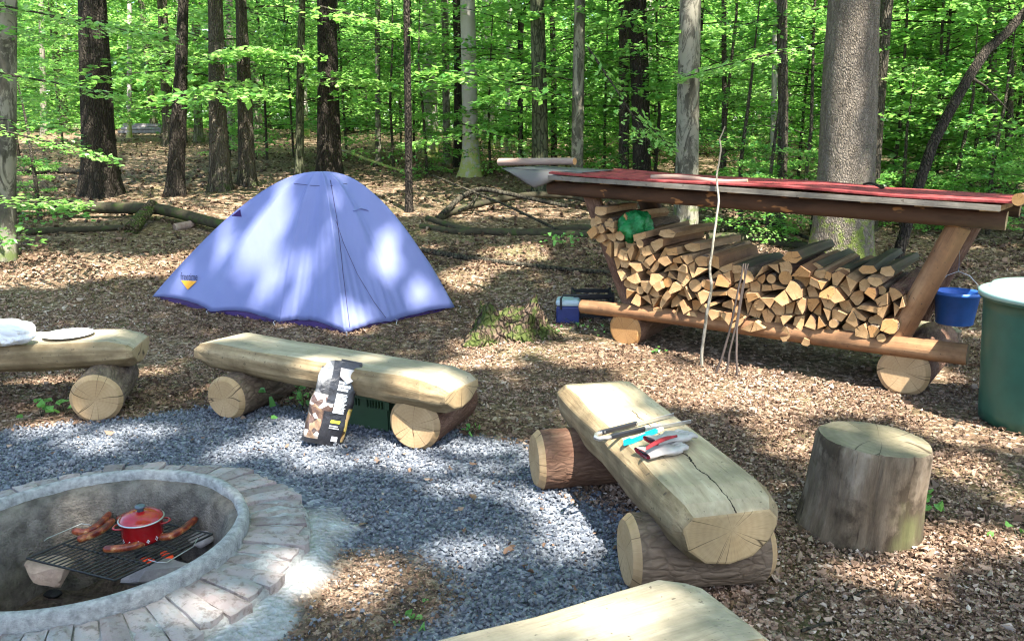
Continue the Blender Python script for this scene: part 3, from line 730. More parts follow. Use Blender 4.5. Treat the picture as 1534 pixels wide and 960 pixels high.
def _rough(p):
    th = math.atan2(p[1], p[0] + .02); k = 1 + .035 * math.sin(2 * th + 1) + .02 * math.sin(5 * th) + .022 * mn.noise(Vector((th * 6, 0, p[2] * 3))) + .022 * mn.noise(Vector((th * 17, 3, p[2] * 5))) - (.05 if abs(((th + 2.2) % 6.283) - .3) < .02 or abs(((th + 1.5) % 6.283) - .3) < .015 else 0)
    return ((p[0] + .02) * k - .02, p[1] * k, p[2] + .006 * mn.noise(Vector((p[0] * 9, p[1] * 9, 1))) * (p[2] > .3))
mb.v = [_rough(p) for p in mb.v]
obj('block', mb, [M['stump_side'], M['stump_top']], t_, M=Matrix.Translation((1.50, 3.13, 0)) @ Matrix.Rotation(R(4.5), 4, 'Y'))

# ------------------------------------------------------------------ fire pit
M['concrete'] = simple('rough_concrete', (.40, .40, .385), .95, .15, var=.4, sc=38, bs=1., bd=.012)
M['lining'] = simple('sooty_lining', (.165, .145, .12), .95, .1, var=.5, sc=17, bs=1., bd=.015)
t = NT('worn_paver'); v = t.map(); a_ = t.attr('tint')
c = t.ramp(a_, [(0, (.20, .165, .155)), (.4, (.28, .235, .22)), (.75, (.34, .30, .28)), (1, (.40, .31, .285))])
c = t.mix(t.ramp(t.noise(v, 9, 7, .7), [(.48, 0.0), (.62, .7)]), c, (.30, .31, .30)); c = t.mix(t.ramp(t.noise(v, 30, 5, .7), [(.52, 0.0), (.62, .6)]), c, (.12, .09, .07))
t.bump(t.noise(v, 40, 7, .7), .7, .008); M['paver'] = t.fin(c, .9, .15)
pit = thing('fire_pit', (PIT[0], PIT[1], 0), 'round sunken fire pit with a concrete ring and worn paver rim', 'fire pit')
def nl(prof, seg, mat, name, jit, parent=pit, ncut=3):
    """lathe round the pit with gentle unevenness"""
    mb = MB(); n_ = len(prof); vs = []
    for k in range(seg):
        th = 2 * math.pi * k / seg
        for r_, z_ in prof:
            nn = (vnoise(math.cos(th) * 3 + r_ * 9, math.sin(th) * 3 + z_ * 9, 1.6, 3) - .5) * jit * 2 + random.uniform(-.35, .35) * jit
            vs.append((PIT[0] + (r_ + nn) * math.cos(th), PIT[1] + (r_ + nn) * math.sin(th), z_ + nn * .6))
    fs = [(k * n_ + i, ((k + 1) % seg) * n_ + i, ((k + 1) % seg) * n_ + i + 1, k * n_ + i + 1) for k in range(seg) for i in range(n_ - 1)]
    mb.add(vs, fs, 0, True); return obj(name, mb, mat, parent, origin=(PIT[0], PIT[1], 0))
nl([(.590, .03), (.590, .135), (.584, .149), (.572, .153), (.556, .153), (.547, .148), (.544, .12), (.543, .06)], 120, M['concrete'], 'concrete_ring', .004)
nl([(.56, .118), (.53, .112), (.505, .10), (.492, .07), (.47, .0), (.455, -.12), (.45, -.25), (.44, -.33)], 90, M['lining'], 'lining_wall', .010)
random.seed(33)
V_, F_, T_ = [], [], []
nb = 54
for k in range(nb):
    a0 = 2 * math.pi * (k + .04) / nb; a1 = 2 * math.pi * (k + .96) / nb
    ri = .588 + random.uniform(0, .012); ro = .83 + random.uniform(-.03, .03); zt = .105 + random.uniform(-.008, .008); zo = zt - .018 + random.uniform(-.01, .006)
    nr, na = 7, 3; o = len(V_); sp_ = random.random()
    tops = []
    for i in range(nr):
        for j in range(na + 1):
            th = a0 + (a1 - a0) * j / na; r_ = ri + (ro - ri) * i / (nr - 1); edge = (i in (0, nr - 1)) or (j in (0, na))
            z_ = zt + (zo - zt) * i / (nr - 1) + random.uniform(-.0035, .003) - (.007 if edge else 0)
            if i == nr - 1: r_ += random.uniform(-.012, .006)
            V_.append((PIT[0] + r_ * math.cos(th), PIT[1] + r_ * math.sin(th), z_))
    for i in range(nr - 1):
        for j in range(na):
            F_.append([o + i * 4 + j, o + (i + 1) * 4 + j, o + (i + 1) * 4 + j + 1, o + i * 4 + j + 1]); T_.append(sp_)
    ring = [o + j for j in range(4)] + [o + i * 4 + 3 for i in range(1, nr)] + [o + (nr - 1) * 4 + j for j in (2, 1, 0)] + [o + i * 4 for i in range(nr - 2, 0, -1)]
    o2 = len(V_)
    for q in ring: x_, y_, z_ = V_[q]; V_.append((x_, y_, -.02))
    for i in range(len(ring)):
        F_.append([ring[i], ring[(i + 1) % len(ring)], o2 + (i + 1) % len(ring), o2 + i]); T_.append(sp_)
me = npmesh('paver_rim', np.array(V_) - [PIT[0], PIT[1], 0], np.array(F_), M['paver'], tint=np.array(T_))
link('paver_rim', me, pit, Matrix.Translation((PIT[0], PIT[1], 0)))
nl([(.84, -.03), (.825, .06), (.72, .084), (.585, .088)], 100, M['concrete'], 'mortar_bed', .006)

# grate -----------------------------------------------------------
M['iron'] = simple('sooty_iron', (.018, .017, .016), .55, .5, var=.4, sc=20)
M['wire'] = simple('bare_wire', (.45, .45, .43), .35, .6, metal=.8, var=.2)
ZG = -.015
c0, c1, c2, c3 = [W(px, py, ZG) for px, py in ((40, 836), (172, 869), (322, 790), (196, 772))]
c2 = c1 + (c3 - c0) * .98
gr = thing('grill_grate', (c0 + c2) / 2 * [1, 1, 0] + [0, 0, ZG], 'black iron grill grate laid across the fire pit', 'grill grate')
mb = MB(); nbar = 17
for i in range(nbar + 1):
    f_ = i / nbar; a = c0 + (c1 - c0) * f_; b = c3 + (c2 - c3) * f_
    mb.tube([a, b], .0028 if 0 < i < nbar else .0045, 6)
for f_ in (0, .33, .66, 1):
    a = c0 + (c3 - c0) * f_; b = c1 + (c2 - c1) * f_; dz = np.array([0, 0, -.005 if 0 < f_ < 1 else 0])
    mb.tube([a + dz, b + dz], .0042, 6)
obj('bars', mb, M['iron'], gr, origin=WM[gr.name].translation)
for nm, pts in (('handle', [(66, 810), (71, 806), (122, 784), (135, 786), (142, 792)]), ('handle', [(222, 838), (236, 842), (250, 842), (290, 818), (296, 806)])):
    mb = MB(); mb.tube([W(px, py, ZG + .012) for px, py in pts], .0022, 6); obj(nm, mb, M['wire'], gr, origin=WM[gr.name].translation)

# pot -------------------------------------------------------------
def gloss(name, c, rough=.15, spec=.5, coat=0):
    t = NT(name); v = t.map(); cc = t.ramp(t.noise(v, 14, 4), [(.3, tuple(q * .8 for q in c)), (.7, c)]); m = t.fin(cc, rough, spec); t.b.inputs['Coat Weight'].default_value = coat; return m
M['enamel'] = gloss('red_enamel', (.36, .008, .010), .2, .5, .3)
M['steel'] = simple('steel_rim', (.55, .55, .54), .3, .5, metal=.9, var=.1)
M['knob'] = gloss('blue_grey_knob', (.07, .10, .12), .35)
M['white'] = gloss('white_enamel', (.75, .72, .70), .3)
pc = W(215, 808, ZG); pc[2] = ZG
pot = thing('cooking_pot', pc, 'red enamel pot with lid and white flower dots on the grate', 'cooking pot')
TM = Matrix.Translation(tuple(pc)) 
TM = TM @ Matrix.Scale(.89, 4); PRD = .092
mb = MB(); mb.lathe([(0, .004), (.078, .004), (.086, .012), (.090, .03), (PRD, .10), (.096, .104), (.096, .108), (.088, .108), (.086, .02), (0, .015)], 56); obj('pot_body', mb, M['enamel'], pot, M=TM)
lid = None
mb = MB(); mb.lathe([(.097, .1085), (.094, .118), (.075, .132), (.045, .143), (.018, .147), (0, .147)], 56); lid = obj('lid', mb, M['enamel'], pot, M=TM)
mb = MB(); mb.lathe([(.096, .107), (.101, .108), (.1015, .112), (.098, .1145), (.094, .113)], 56); obj('rim', mb, M['steel'], lid, M=TM)
mb = MB(); mb.lathe([(.0, .146), (.016, .146), (.013, .156), (.022, .162), (.023, .170), (.018, .175), (0, .176)], 32); obj('knob', mb, M['knob'], lid, M=TM)
for sgn in (-1, 1):
    mb = MB(); a0 = R(20) if sgn > 0 else R(200)
    pts = []
    for k in range(9):
        u_ = (k / 8 - .5) * 2; rr_ = PRD - .004 + .032 * (1 - abs(u_) ** 3); th = a0 + u_ * .36
        pts.append((rr_ * math.cos(th), rr_ * math.sin(th), .082))
    mb.tube(pts, .006, 8, flat=.7); obj('handle', mb, M['enamel'], pot, M=TM)
mb = MB()
for k in range(14):
    th = 2 * math.pi * k / 14
    for da, dz in ((-.045, 0), (.045, 0), (0, .0045), (0, -.0045)) if k % 2 == 0 else ((-.06, .0), (.06, 0), (-.0, .006), (0, -.006)):
        a_ = th + da; rr_ = .0897; zc = .028 + dz * 1.3
        q = Matrix.Rotation(a_, 4, 'Z') @ Matrix.Translation((rr_ + .0006, 0, zc)) @ Matrix.Rotation(R(90), 4, 'Y')
        n_ = 8; vs = [q @ Vector((.0034 * math.cos(6.283 * j / n_), .0034 * math.sin(6.283 * j / n_), .0008)) for j in range(n_)]; mb.add(vs, [tuple(range(n_))])
obj('flower_dots', mb, M['white'], pot, M=TM)

# sausages --------------------------------------------------------
t = NT('grilled_sausage'); v = t.map(); n = t.noise(v, 28, 5, .6)
z = t.sep(t.co.outputs['Normal'])[2]
c = t.ramp(t.math('ADD', n, t.math('MULTIPLY', z, .10)), [(.34, (.55, .32, .13)), (.46, (.34, .09, .03)), (.58, (.16, .025, .015)), (.8, (.05, .012, .01))])
M['sausage'] = t.fin(c, .32, .45)
def sausage(pxs, label, r=.0155, zoff=0):
    pts = [W(px, py, ZG + .018) for px, py in pxs]
    P = []
    # smooth Catmull-like resample
    A = np.array(pts); ts = np.linspace(0, len(A) - 1, 19)
    for q in ts:
        i = int(min(q, len(A) - 2)); f_ = q - i; p0, p1, p2, p3 = A[max(i - 1, 0)], A[i], A[i + 1], A[min(i + 2, len(A) - 1)]
        P.append(.5 * ((2 * p1) + (-p0 + p2) * f_ + (2 * p0 - 5 * p1 + 4 * p2 - p3) * f_ ** 2 + (-p0 + 3 * p1 - 3 * p2 + p3) * f_ ** 3))
    rad = [r * min(1, (1 - abs(2 * k / 18 - 1) ** 5) ** .5 * 1.05 + .12) for k in range(19)]
    mb = MB(); mb.tube(P, rad, 14, wob=.03); tag(obj('sausage', mb, M['sausage'], origin=P[9]), label, 'sausage', 'grilled sausages on the grate')
sausage([(108, 795), (130, 796), (150, 784), (165, 768)], 'curved brown sausage farthest left on the grate')
sausage([(115, 808), (135, 802), (155, 792), (170, 778)], 'pale sided sausage beside the leftmost one, left of the pot')
sausage([(154, 822), (180, 821), (208, 815), (232, 803)], 'glossy browned sausage in front of the red pot')
sausage([(238, 804), (256, 802), (276, 791), (295, 775)], 'dark curved sausage right of the red pot')
sausage([(176, 778), (184, 774), (192, 770)], 'sausage tip half hidden behind the left side of the pot', r=.013)

# stones, charcoal in the pit ------------------------------------
def rock(name, c, size, mat, label, cat, group=None, seed=0, rot=0):
    g = np.random.default_rng(seed)
    import bmesh
    bm = bmesh.new(); bmesh.ops.create_icosphere(bm, subdivisions=3, radius=1)
    nrm = unit(g.normal(0, 1, (9, 3))); dd = g.uniform(.55, .85, 9)
    for v_ in bm.verts:
        p = np.array(v_.co); s_ = 1
        for a_, b_ in zip(nrm, dd):
            q = p @ a_
            if q > b_: p = p - a_ * (q - b_)
        v_.co = p * size * (1 + g.normal(0, .008))
    me = bpy.data.meshes.new(name); bm.to_mesh(me); bm.free(); me.materials.append(mat)
    o = link(name, me, None, Matrix.Translation(tuple(float(q) for q in c)) @ Matrix.Rotation(rot, 4, 'Z')); return tag(o, label, cat, group)
M['sandstone'] = simple('pink_sandstone', (.42, .30, .22), .9, .15, var=.35, sc=9, bs=.7, bd=.01)
M['greystone'] = simple('grey_stone', (.26, .24, .24), .9, .2, var=.3, sc=12, bs=.6, bd=.008)
M['coal'] = simple('charcoal', (.012, .011, .011), .7, .4, var=.5, sc=30, bs=.7, bd=.004)
q = W(74, 856, -.09); rock('stone', q, np.array([.13, .085, .062]), M['sandstone'], 'pale tan stone propping the left corner of the grate', 'stone', seed=3, rot=-.25)
q = W(302, 808, -.06); rock('stone', q, np.array([.06, .05, .035]), M['greystone'], 'grey stone against the pit wall right of the embers', 'stone', seed=5)
q = W(232, 858, -.10); rock('stone', q, np.array([.14, .07, .055]), M['greystone'], 'flat grey stone under the near end of the grate', 'stone', seed=8, rot=.5)
t = NT('glowing_ember'); v = t.map(); c = t.ramp(t.noise(v, 40, 4), [(.4, (.25, .02, .01)), (.6, (.9, .10, .03))]); t.fin(c, .8); t.L(c, t.b.inputs['Emission Color']); t.b.inputs['Emission Strength'].default_value = .06
M['ember'] = t.m
for i, (px, py) in enumerate([(218, 838), (226, 842), (246, 829), (251, 834)]):
    q = W(px, py, -.12); rock('ember', q, np.array([.022, .016, .013]) * (1 + .3 * (i % 2)), M['ember'], 'small red hot ember under the grate', 'ember', 'red embers under the grate', seed=20 + i)
rk = random.Random(9)
for i in range(26):
    px, py = rk.uniform(195, 300), rk.uniform(800, 850); q = W(px, py, -.17 + rk.uniform(-.02, .03))
    if np.hypot(q[0] - PIT[0], q[1] - PIT[1]) > .40: continue
    s_ = rk.uniform(.018, .036); rock('charcoal_piece', q, np.array([s_ * 1.4, s_, s_ * .8]), M['coal'] if i % 3 else M['greystone'], 'lump of charcoal burning down beneath the grate', 'charcoal', 'charcoal lumps in the pit', seed=40 + i, rot=i)
for i in range(5):
    a_ = rk.uniform(0, 6.28); rad = rk.uniform(.1, .38); p = np.array([PIT[0] + rad * math.cos(a_), PIT[1] + rad * math.sin(a_), -.26])
    rock('charcoal_piece', p, np.array([.04, .025, .02]), M['coal'], 'lump of charcoal burning down beneath the grate', 'charcoal', 'charcoal lumps in the pit', seed=80 + i)

# ------------------------------------------------------------------ firewood shelter
sh = thing('firewood_shelter', unsz(1.05, 0, .4), 'log built firewood rack with slanting posts under a red roof', 'wood rack')
def bk(p, off): return p + np.array([SN[0], SN[1], 0]) * off
fl = onplane(935, 498, 0); fr = onplane(1352, 565, 0)
for p, r_, L_ in ((fl, .145, 1.1), (fr, .165, 1.15)):
    p = p.copy(); p[2] = r_ * .95; q = bk(p, L_); q[2] = float(gz(q[0], q[1])) + r_ * .75
    log('foot_log', p, q, r_, r_ * .95, 'log_bark', 'log_end' if r_ > .15 else 'log_end_or', sh, wob=.04, bevel=.02)
ba = onplane(872, 459, .02); bb = onplane(1450, 531, .02)
log('base_beam', ba, bb, .056, .068, 'peeled', 'log_end', sh, wob=.03, n=14, bend=.012)
log('base_beam', bk(ba, .72) + [0, 0, .05], bk(ba + (bb - ba) * .84, .72) + [0, 0, .05], .06, .06, 'peeled', 'log_end', sh, n=10)
pr0 = onplane(1342, 510, .10); pr1 = onplane(1437, 338, .10)
log('post', pr0, pr1, .078, .072, 'peeled', 'log_end', sh, wob=.03)
pr2 = pr0 + (pr1 - pr0) * .93
log('post', bk(pr0, .70) + [0, 0, .04], bk(pr2, .70) + [0, 0, .03], .07, .07, 'log_bark', 'log_end', sh)
pl0 = onplane(950, 468, .12); pl1 = onplane(882, 283, .12)
log('post', pl0, pl1, .07, .068, 'log_bark', 'log_end', sh)
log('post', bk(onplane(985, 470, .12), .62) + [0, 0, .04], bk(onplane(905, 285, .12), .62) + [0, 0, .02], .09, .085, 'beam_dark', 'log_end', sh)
ta = onplane(824, 281, .02); tb = onplane(1508, 331, .02)
log('top_beam', ta, tb, .056, .056, 'beam_peel', 'log_end', sh, wob=.04, n=14)
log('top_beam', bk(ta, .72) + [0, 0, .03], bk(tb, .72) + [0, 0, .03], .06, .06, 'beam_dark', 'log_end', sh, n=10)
# rafters seen as orange block ends between beam and roof
f0r = onplane(822, 259, -.16); b0r = bk(f0r, 1.11)
for _ in range(40):
    px_, py_ = proj(b0r); b0r[2] += (py_ - (250 + .0635 * (px_ - 850))) / CF * b0r[1] * .8
ra = onplane(800, 262, -.08); rb = onplane(1530, 312, -.08)
random.seed(4)
for i, px in enumerate((838, 905, 1003, 1098, 1206, 1300, 1384, 1482)):
    f_ = (px - 800) / 730; q = onplane(px, 262 + 50 * f_ + 4, -.06); q2 = bk(q, .95); q2[2] += (b0r[2] - f0r[2]) * .86 - .01
    mb = MB(); L_ = float(np.linalg.norm(q2 - q)); mb.box((L_ / 2, 0, 0), (L_, .075 + .03 * random.random(), .034)); obj('rafter', mb, M['split'], sh, M=frame(q, q2 - q))
# roof: red felt over boards, rippled along its length
M['red_roof'] = simple('red_roof_sheet', (.22, .038, .036), .8, .2, var=.6, sc=11, bs=.4, bd=.006)
M['grey_board'] = grain('grey_board', (.11, .095, .075), (.19, .165, .13), (.26, .235, .19), axis=0, sc=18)
f0 = onplane(822, 259, -.16); f1 = onplane(1536, 303, -.16); b0 = onplane(862, 247.5, .95); b1 = bk(f1, 1.11); b1[2] = f1[2] + (b0[2] - f0[2])
b0 = bk(f0, 1.11); b1 = bk(f1, 1.11)
for b_ in (b0, b1):
    for _ in range(40):
        px_, py_ = proj(b_); b_[2] += (py_ - (250 + .0635 * (px_ - 850))) / CF * b_[1] * .8
nu, nv = 60, 40; P = []
for lay in (0, 1):
    G_ = []
    for i in range(nu + 1):
        u_ = i / nu; row = []
        for j in range(nv + 1):
            v_ = j / nv; p = (f0 * (1 - u_) + f1 * u_) * (1 - v_) + (b0 * (1 - u_) + b1 * u_) * v_
            z_ = .007 * math.sin(v_ * 34) + .006 * math.sin(u_ * 11 + 2) + .008 * (vnoise(u_ * 9, v_ * 4, 1, 2) - .5) - (.012 if lay else 0)
            row.append(p + np.array([0, 0, z_]))
        G_.append(row)
    P.append(G_)
mb = MB(); mb.grid(P[0]); mb.grid(P[1])
for A_, B_ in (([r[0] for r in P[0]], [r[0] for r in P[1]]), ([r[-1] for r in P[0]], [r[-1] for r in P[1]]), (P[0][0], P[1][0]), (P[0][-1], P[1][-1])): mb.grid([A_, B_], smooth=False)
obj('roof_sheet', mb, M['red_roof'], sh, origin=WM[sh.name].translation)
fa = onplane(822, 263, -.155); fb = onplane(1500, 308, -.155)
mb = MB(); L_ = float(np.linalg.norm(fb - fa)); mb.box((L_ / 2, 0, -.016), (L_, .02, .034)); obj('edge_board', mb, M['grey_board'], sh, M=frame(fa, fb - fa))
# drooping grey sheet end
M['grey_sheet'] = simple('grey_tarpaulin', (.12, .11, .10), .6, .3, var=.15, sc=5)
q0, q1, q2, q3 = onplane(757, 252, -.14), onplane(832, 260, -.14), onplane(872, 259, .0), onplane(800, 298, -.20)
mb = MB(); rows = []
for i in range(11):
    u_ = i / 10; row = []
    for j in range(9):
        v_ = j / 8; top = q0 * (1 - u_) + q2 * u_; lowz = (.15 * (1 - abs(u_ - .38) / .62) if u_ > .38 else .15 * (u_ / .38)) * v_
        p = top + np.array([0, 0, -lowz]) - np.array([SN[0], SN[1], 0]) * (.05 * math.sin(v_ * 2.2)) + np.array([SE[0], SE[1], 0]) * .03 * v_ * math.sin(u_ * 5)
        row.append(p)
    rows.append(row)
mb.grid(rows)
bkq = [[p for p in rows[i][:1]] + [bk(rows[i][0], .25 * k) + [0, 0, .003 * k] for k in (1, 2)] for i in range(11)]
mb.grid(bkq)
o = obj('drooping_sheet', mb, M['grey_sheet'], sh, origin=WM[sh.name].translation); so_ = o.modifiers.new('s', 'SOLIDIFY'); so_.thickness = .004
# loose logs on the roof
def loose(name, p0, p1, r, side, end, label, cat='log', group=None, wob=.04, bend=.0):
    o = log(name, p0, p1, r, r * .9, side, end, None, wob=wob, n=10, seg=16, bend=bend); return tag(o, label, cat, group)
M['pink_bark'] = bark('pinkish_branch_bark', (.16, .10, .075), (.42, .32, .26), sc=6, bs=.3, fiss=False)
loose('log', onplane(748, 243, .25), onplane(861, 242, .25), .034, 'pink_bark', 'log_end_or', 'short pinkish log lying across the left end of the red roof')
loose('branch', onplane(975, 266, -.08), onplane(1120, 272, .1), .020, 'pink_bark', 'log_end', 'pale stick lying on the red roof behind the tall leaning stick', 'branch', bend=.02)
loose('branch', onplane(1294, 276, .6), onplane(1326, 280, .4), .008, 'dead_branch', 'log_end', 'thin dark twig lying on the red roof near the biggest trunk', 'branch', bend=.02)
q = onplane(1526, 299, -.18); loose('log', q, bk(q, 1.0) + [.25, -.1, 0], .036, 'log_bark', 'log_end_or', 'round log weighing down the right end of the red roof')

# firewood -------------------------------------------------------
poly_px = [(884, 332), (925, 322), (960, 352), (990, 366), (1035, 380), (1080, 392), (1105, 408), (1150, 398), (1180, 396), (1235, 410), (1270, 412), (1305, 416), (1343, 428), (1358, 444), (1345, 478), (1322, 508), (1290, 512), (1200, 503), (1060, 482), (962, 468), (938, 440), (915, 390)]
poly = [sz(onplane(px, py, 0)) for px, py in poly_px]
def inside(p, poly):
    c = False; n_ = len(poly)
    for i in range(n_):
        a, b = poly[i], poly[(i + 1) % n_]
        if (a[1] > p[1]) != (b[1] > p[1]) and p[0] < (b[0] - a[0]) * (p[1] - a[1]) / (b[1] - a[1]) + a[0]: c = not c
    return c
pa_ = np.array(poly); lo, hi = pa_.min(0), pa_.max(0)
rw = random.Random(11); seeds = []
yy = lo[1] - .1; rowi = 0
while yy < hi[1] + .12:
    xx = lo[0] - .15 + (rowi % 2) * .05
    while xx < hi[0] + .15:
        seeds.append(np.array([xx + rw.uniform(-.034, .034), yy + rw.uniform(-.03, .03)])); xx += rw.choice([.06, .08, .10, .12])
    yy += .068; rowi += 1
def clip(pl, a, nrm):
    out = []
    for i in range(len(pl)):
        p, q = pl[i], pl[(i + 1) % len(pl)]; dp, dq = (p - a) @ nrm, (q - a) @ nrm
        if dp <= 0: out.append(p)
        if (dp < 0) != (dq < 0) and dp != dq: out.append(p + (q - p) * dp / (dp - dq))
    return out
FW = 'firewood stacked in the roofed rack'
def wood_piece(cell, off, L_, label, rnd=False, big=False, seed=0, name='firewood'):
    rq = random.Random(seed); c = np.mean(cell, 0)
    if rnd:
        r_ = min(np.linalg.norm(np.array(p) - c) for p in cell) * .92; r_ = max(.02, min(r_, .05))
        cell = [c + r_ * np.array([math.cos(6.283 * k / 16), math.sin(6.283 * k / 16)]) for k in range(16)]
    else:
        cell = [c + (p - c) * rq.uniform(.86, 1.0) for p in cell]
        # one convex barked side on some pieces
        if rq.random() < .4 and len(cell) >= 3:
            k = max(range(len(cell)), key=lambda i: np.linalg.norm(cell[i] - cell[(i + 1) % len(cell)])); a, b = cell[k], cell[(k + 1) % len(cell)]
            m_ = (a + b) / 2; out = (m_ - c); out = out / (np.linalg.norm(out) + 1e-9); Lb = np.linalg.norm(a - b)
            arc = [a + (b - a) * f_ + out * Lb * .16 * (1 - (2 * f_ - 1) ** 2) for f_ in (.25, .5, .75)]
            cell = cell[:k + 1] + arc + cell[k + 1:]; barkset = set(range(k, k + 4))
        else: barkset = set()
    if rnd: barkset = set(range(16))
    org = unsz(c[0], c[1], off)
    tl = (rq.uniform(-.22, .22), rq.uniform(-.22, .22)) if not rnd else (0, 0)
    dirn = np.array([SN[0] + SE[0] * rq.uniform(-.05, .05), SN[1] + SE[1] * rq.uniform(-.05, .05), rq.uniform(-.01, .05)])
    vs = []; n_ = len(cell)
    for st, L2 in enumerate((0, L_ * .5, L_)):
        for p in cell:
            d = (p - c) * (1 if st < 2 else rq.uniform(.8, 1.0)); k_ = L2 + (d[0] * tl[0] + d[1] * tl[1]) * (1 if st == 0 else 0)
            vs.append((d[0] + rq.uniform(-.002, .002), d[1] + rq.uniform(-.002, .002) + (.004 * (st == 1)), k_))
    fs = [tuple(range(n_))[::-1]]; mi = [1]
    for s_ in range(2):
        for i in range(n_):
            fs.append((s_ * n_ + i, s_ * n_ + (i + 1) % n_, (s_ + 1) * n_ + (i + 1) % n_, (s_ + 1) * n_ + i)); mi.append(2 if i in barkset else 0)
    fs.append(tuple(2 * n_ + i for i in range(n_))); mi.append(1)
    X_ = Vector((SE[0], SE[1], 0)); Z_ = Vector(tuple(dirn)).normalized(); Y_ = Z_.cross(X_).normalized()
    if Y_.z < 0: Y_ = -Y_
    Mx = Matrix((X_, Y_, Z_)).transposed().to_4x4(); Mx.translation = Vector(tuple(org))
    mb = MB(); mb.add(vs, fs, mi, False)
    wood = rq.choice(['split', 'split', 'peeled']) if not big else 'grey_wood'
    o = obj(name, mb, [M[wood], M['split_end' if rq.random() < .8 else 'log_end_or'], M['old_bark' if rq.random() < .6 else 'log_bark']], None, M=Mx)
    return tag(o, label, 'firewood', FW)
cnt_w = 0
for i, s_ in enumerate(seeds):
    if not inside(s_, poly): continue
    pl = [s_ + np.array(q) for q in ((-.12, -.12), (.12, -.12), (.12, .12), (-.12, .12))]
    for j, t2 in enumerate(seeds):
        if j == i or np.linalg.norm(t2 - s_) > .26: continue
        pl = clip(pl, (s_ + t2) / 2, t2 - s_)
    # merge tiny edges
    q2 = []
    for p in pl:
        if not q2 or np.linalg.norm(p - q2[-1]) > .014: q2.append(p)
    if len(q2) < 3: continue
    if len(q2) > 4 and rw.random() < .85:      # wedges rather than hexagons
        k = rw.randrange(len(q2)); q2.pop(k)
        if len(q2) > 3 and rw.random() < .6: q2.pop((k + 2) % len(q2))
    rnd = rw.random() < .09
    wood_piece(q2, rw.uniform(-.07, .05), rw.uniform(.72, .86), 'round unsplit stick in the stacked firewood, pale cut end' if rnd else 'split wedge of firewood in the stack, pale cut end facing the camp', rnd, seed=1000 + i)
    cnt_w += 1
# weathered top pieces, lying deeper and higher
tops = [(1187, 388, .075, .062, 'largest split half log on top of the stack, left of the biggest trunk'), (1000, 352, .085, .045, 'split half log with orange end under the green plastic bag'),
        (1038, 372, .07, .05, 'pale topped split log right of the green plastic bag'), (1060, 388, .05, .04, 'small split log under the pale topped one near the tall stick'),
        (1105, 405, .075, .045, 'greenish split log behind the thin bundled sticks'), (1222, 402, .055, .045, 'weathered split log with square end in front of the biggest trunk'),
        (1262, 408, .06, .04, 'weathered dark split log right of the square ended one'), (1300, 405, .06, .045, 'dark weathered log on top at the right part of the stack'),
        (1330, 408, .05, .05, 'dark weathered log topmost at the right end of the stack'), (900, 315, .055, .03, 'squared timber offcut topmost at the left end of the stack'),
        (912, 338, .05, .035, 'squared timber offcut just under the topmost left one')]
for i, (px, py, a_, b_, lb) in enumerate(tops):
    rq = random.Random(60 + i); off = .02 if px < 1200 and px > 950 else (.10 if px > 1200 else -.02); c_ = sz(onplane(px, py, off))
    if px < 950: cell = [c_ + np.array(q) for q in ((-a_, -b_), (a_, -b_ * .8), (a_, b_), (-a_, b_ * .9))]
    else: cell = [c_ + np.array([a_ * math.cos(th), b_ * (math.sin(th) if math.sin(th) > 0 else .55 * math.sin(th))]) * (1 + rq.uniform(-.12, .12)) for th in np.linspace(.2 + i * .3, 6.1 + i * .3, 7)[:6]]
    o = wood_piece(cell, off, .8 if px > 950 else .5, lb, big=(px > 1100), seed=500 + i)
    del o['group']
q = onplane(1207, 512, -.04); c_ = sz(q); o = wood_piece([c_ + np.array(k) * .028 for k in ((-1, -.6), (.9, -.9), (1, .6), (-.4, 1))], -.05, .2, 'small offcut slipped down onto the base beam below the stack', seed=77); del o['group']

# green plastic bag on the stack
M['green_plastic'] = leafmat('green_plastic', [(0, (.01, .22, .04)), (1, (.05, .45, .12))], .45, .2, .6)
t = NT('green_film'); v = t.map(); c = t.ramp(t.noise(v, 9, 5, .6), [(.35, (.01, .16, .03)), (.55, (.03, .38, .10)), (.8, (.30, .60, .40))]); t.fin(c, .18, .6); t.bump(t.noise(v, 16, 6, .7, .6), 1., .02)
tr = t.n.new('ShaderNodeBsdfTranslucent'); t.L(c, tr.inputs[0]); mx = t.n.new('ShaderNodeMixShader'); mx.inputs[0].default_value = .45; t.L(t.b.outputs[0], mx.inputs[1]); t.L(tr.outputs[0], mx.inputs[2]); t.L(mx.outputs[0], t.out.inputs[0]); M['green_film'] = t.m
def blob(name, c, size, mat, label, cat, seed, amp=.25, fr=2.2, parent=None, sub=4, fold=0.0):
    import bmesh
    from mathutils import noise as mn
    bm = bmesh.new(); bmesh.ops.create_icosphere(bm, subdivisions=sub, radius=1)
    for v_ in bm.verts:
        p = v_.co.copy(); n_ = mn.noise(p * fr + Vector((seed, seed * 1.7, 0))); n2_ = mn.noise(p * fr * 2.7 + Vector((seed * 2.1, 0, seed)))
        k = 1 + amp * n_ + amp * .55 * (1 - 2 * abs(n2_)) 
        if fold: k += fold * abs(mn.noise(p * 6 + Vector((seed, 0, 0))))
        v_.co = Vector((p.x * size[0], p.y * size[1], p.z * size[2])) * k
    me = bpy.data.meshes.new(name); bm.to_mesh(me); bm.free(); me.materials.append(mat)
    for f_ in me.polygons: f_.use_smooth = True
    o = link(name, me, parent, Matrix.Translation(tuple(float(q) for q in c))); 
    if label: tag(o, label, cat)
    return o
gb = onplane(950, 340, .10); blob('plastic_bag', gb, (.12, .11, .11), M['green_film'], 'crumpled green plastic bag lying on top of the woodpile', 'plastic bag', 4, .35, 1.8, fold=.12)
gb2 = onplane(957, 356, .14)
bpy.data.objects.remove(blob('tmp', gb2, (.1, .1, .1), M['green_film'], None, None, 2))

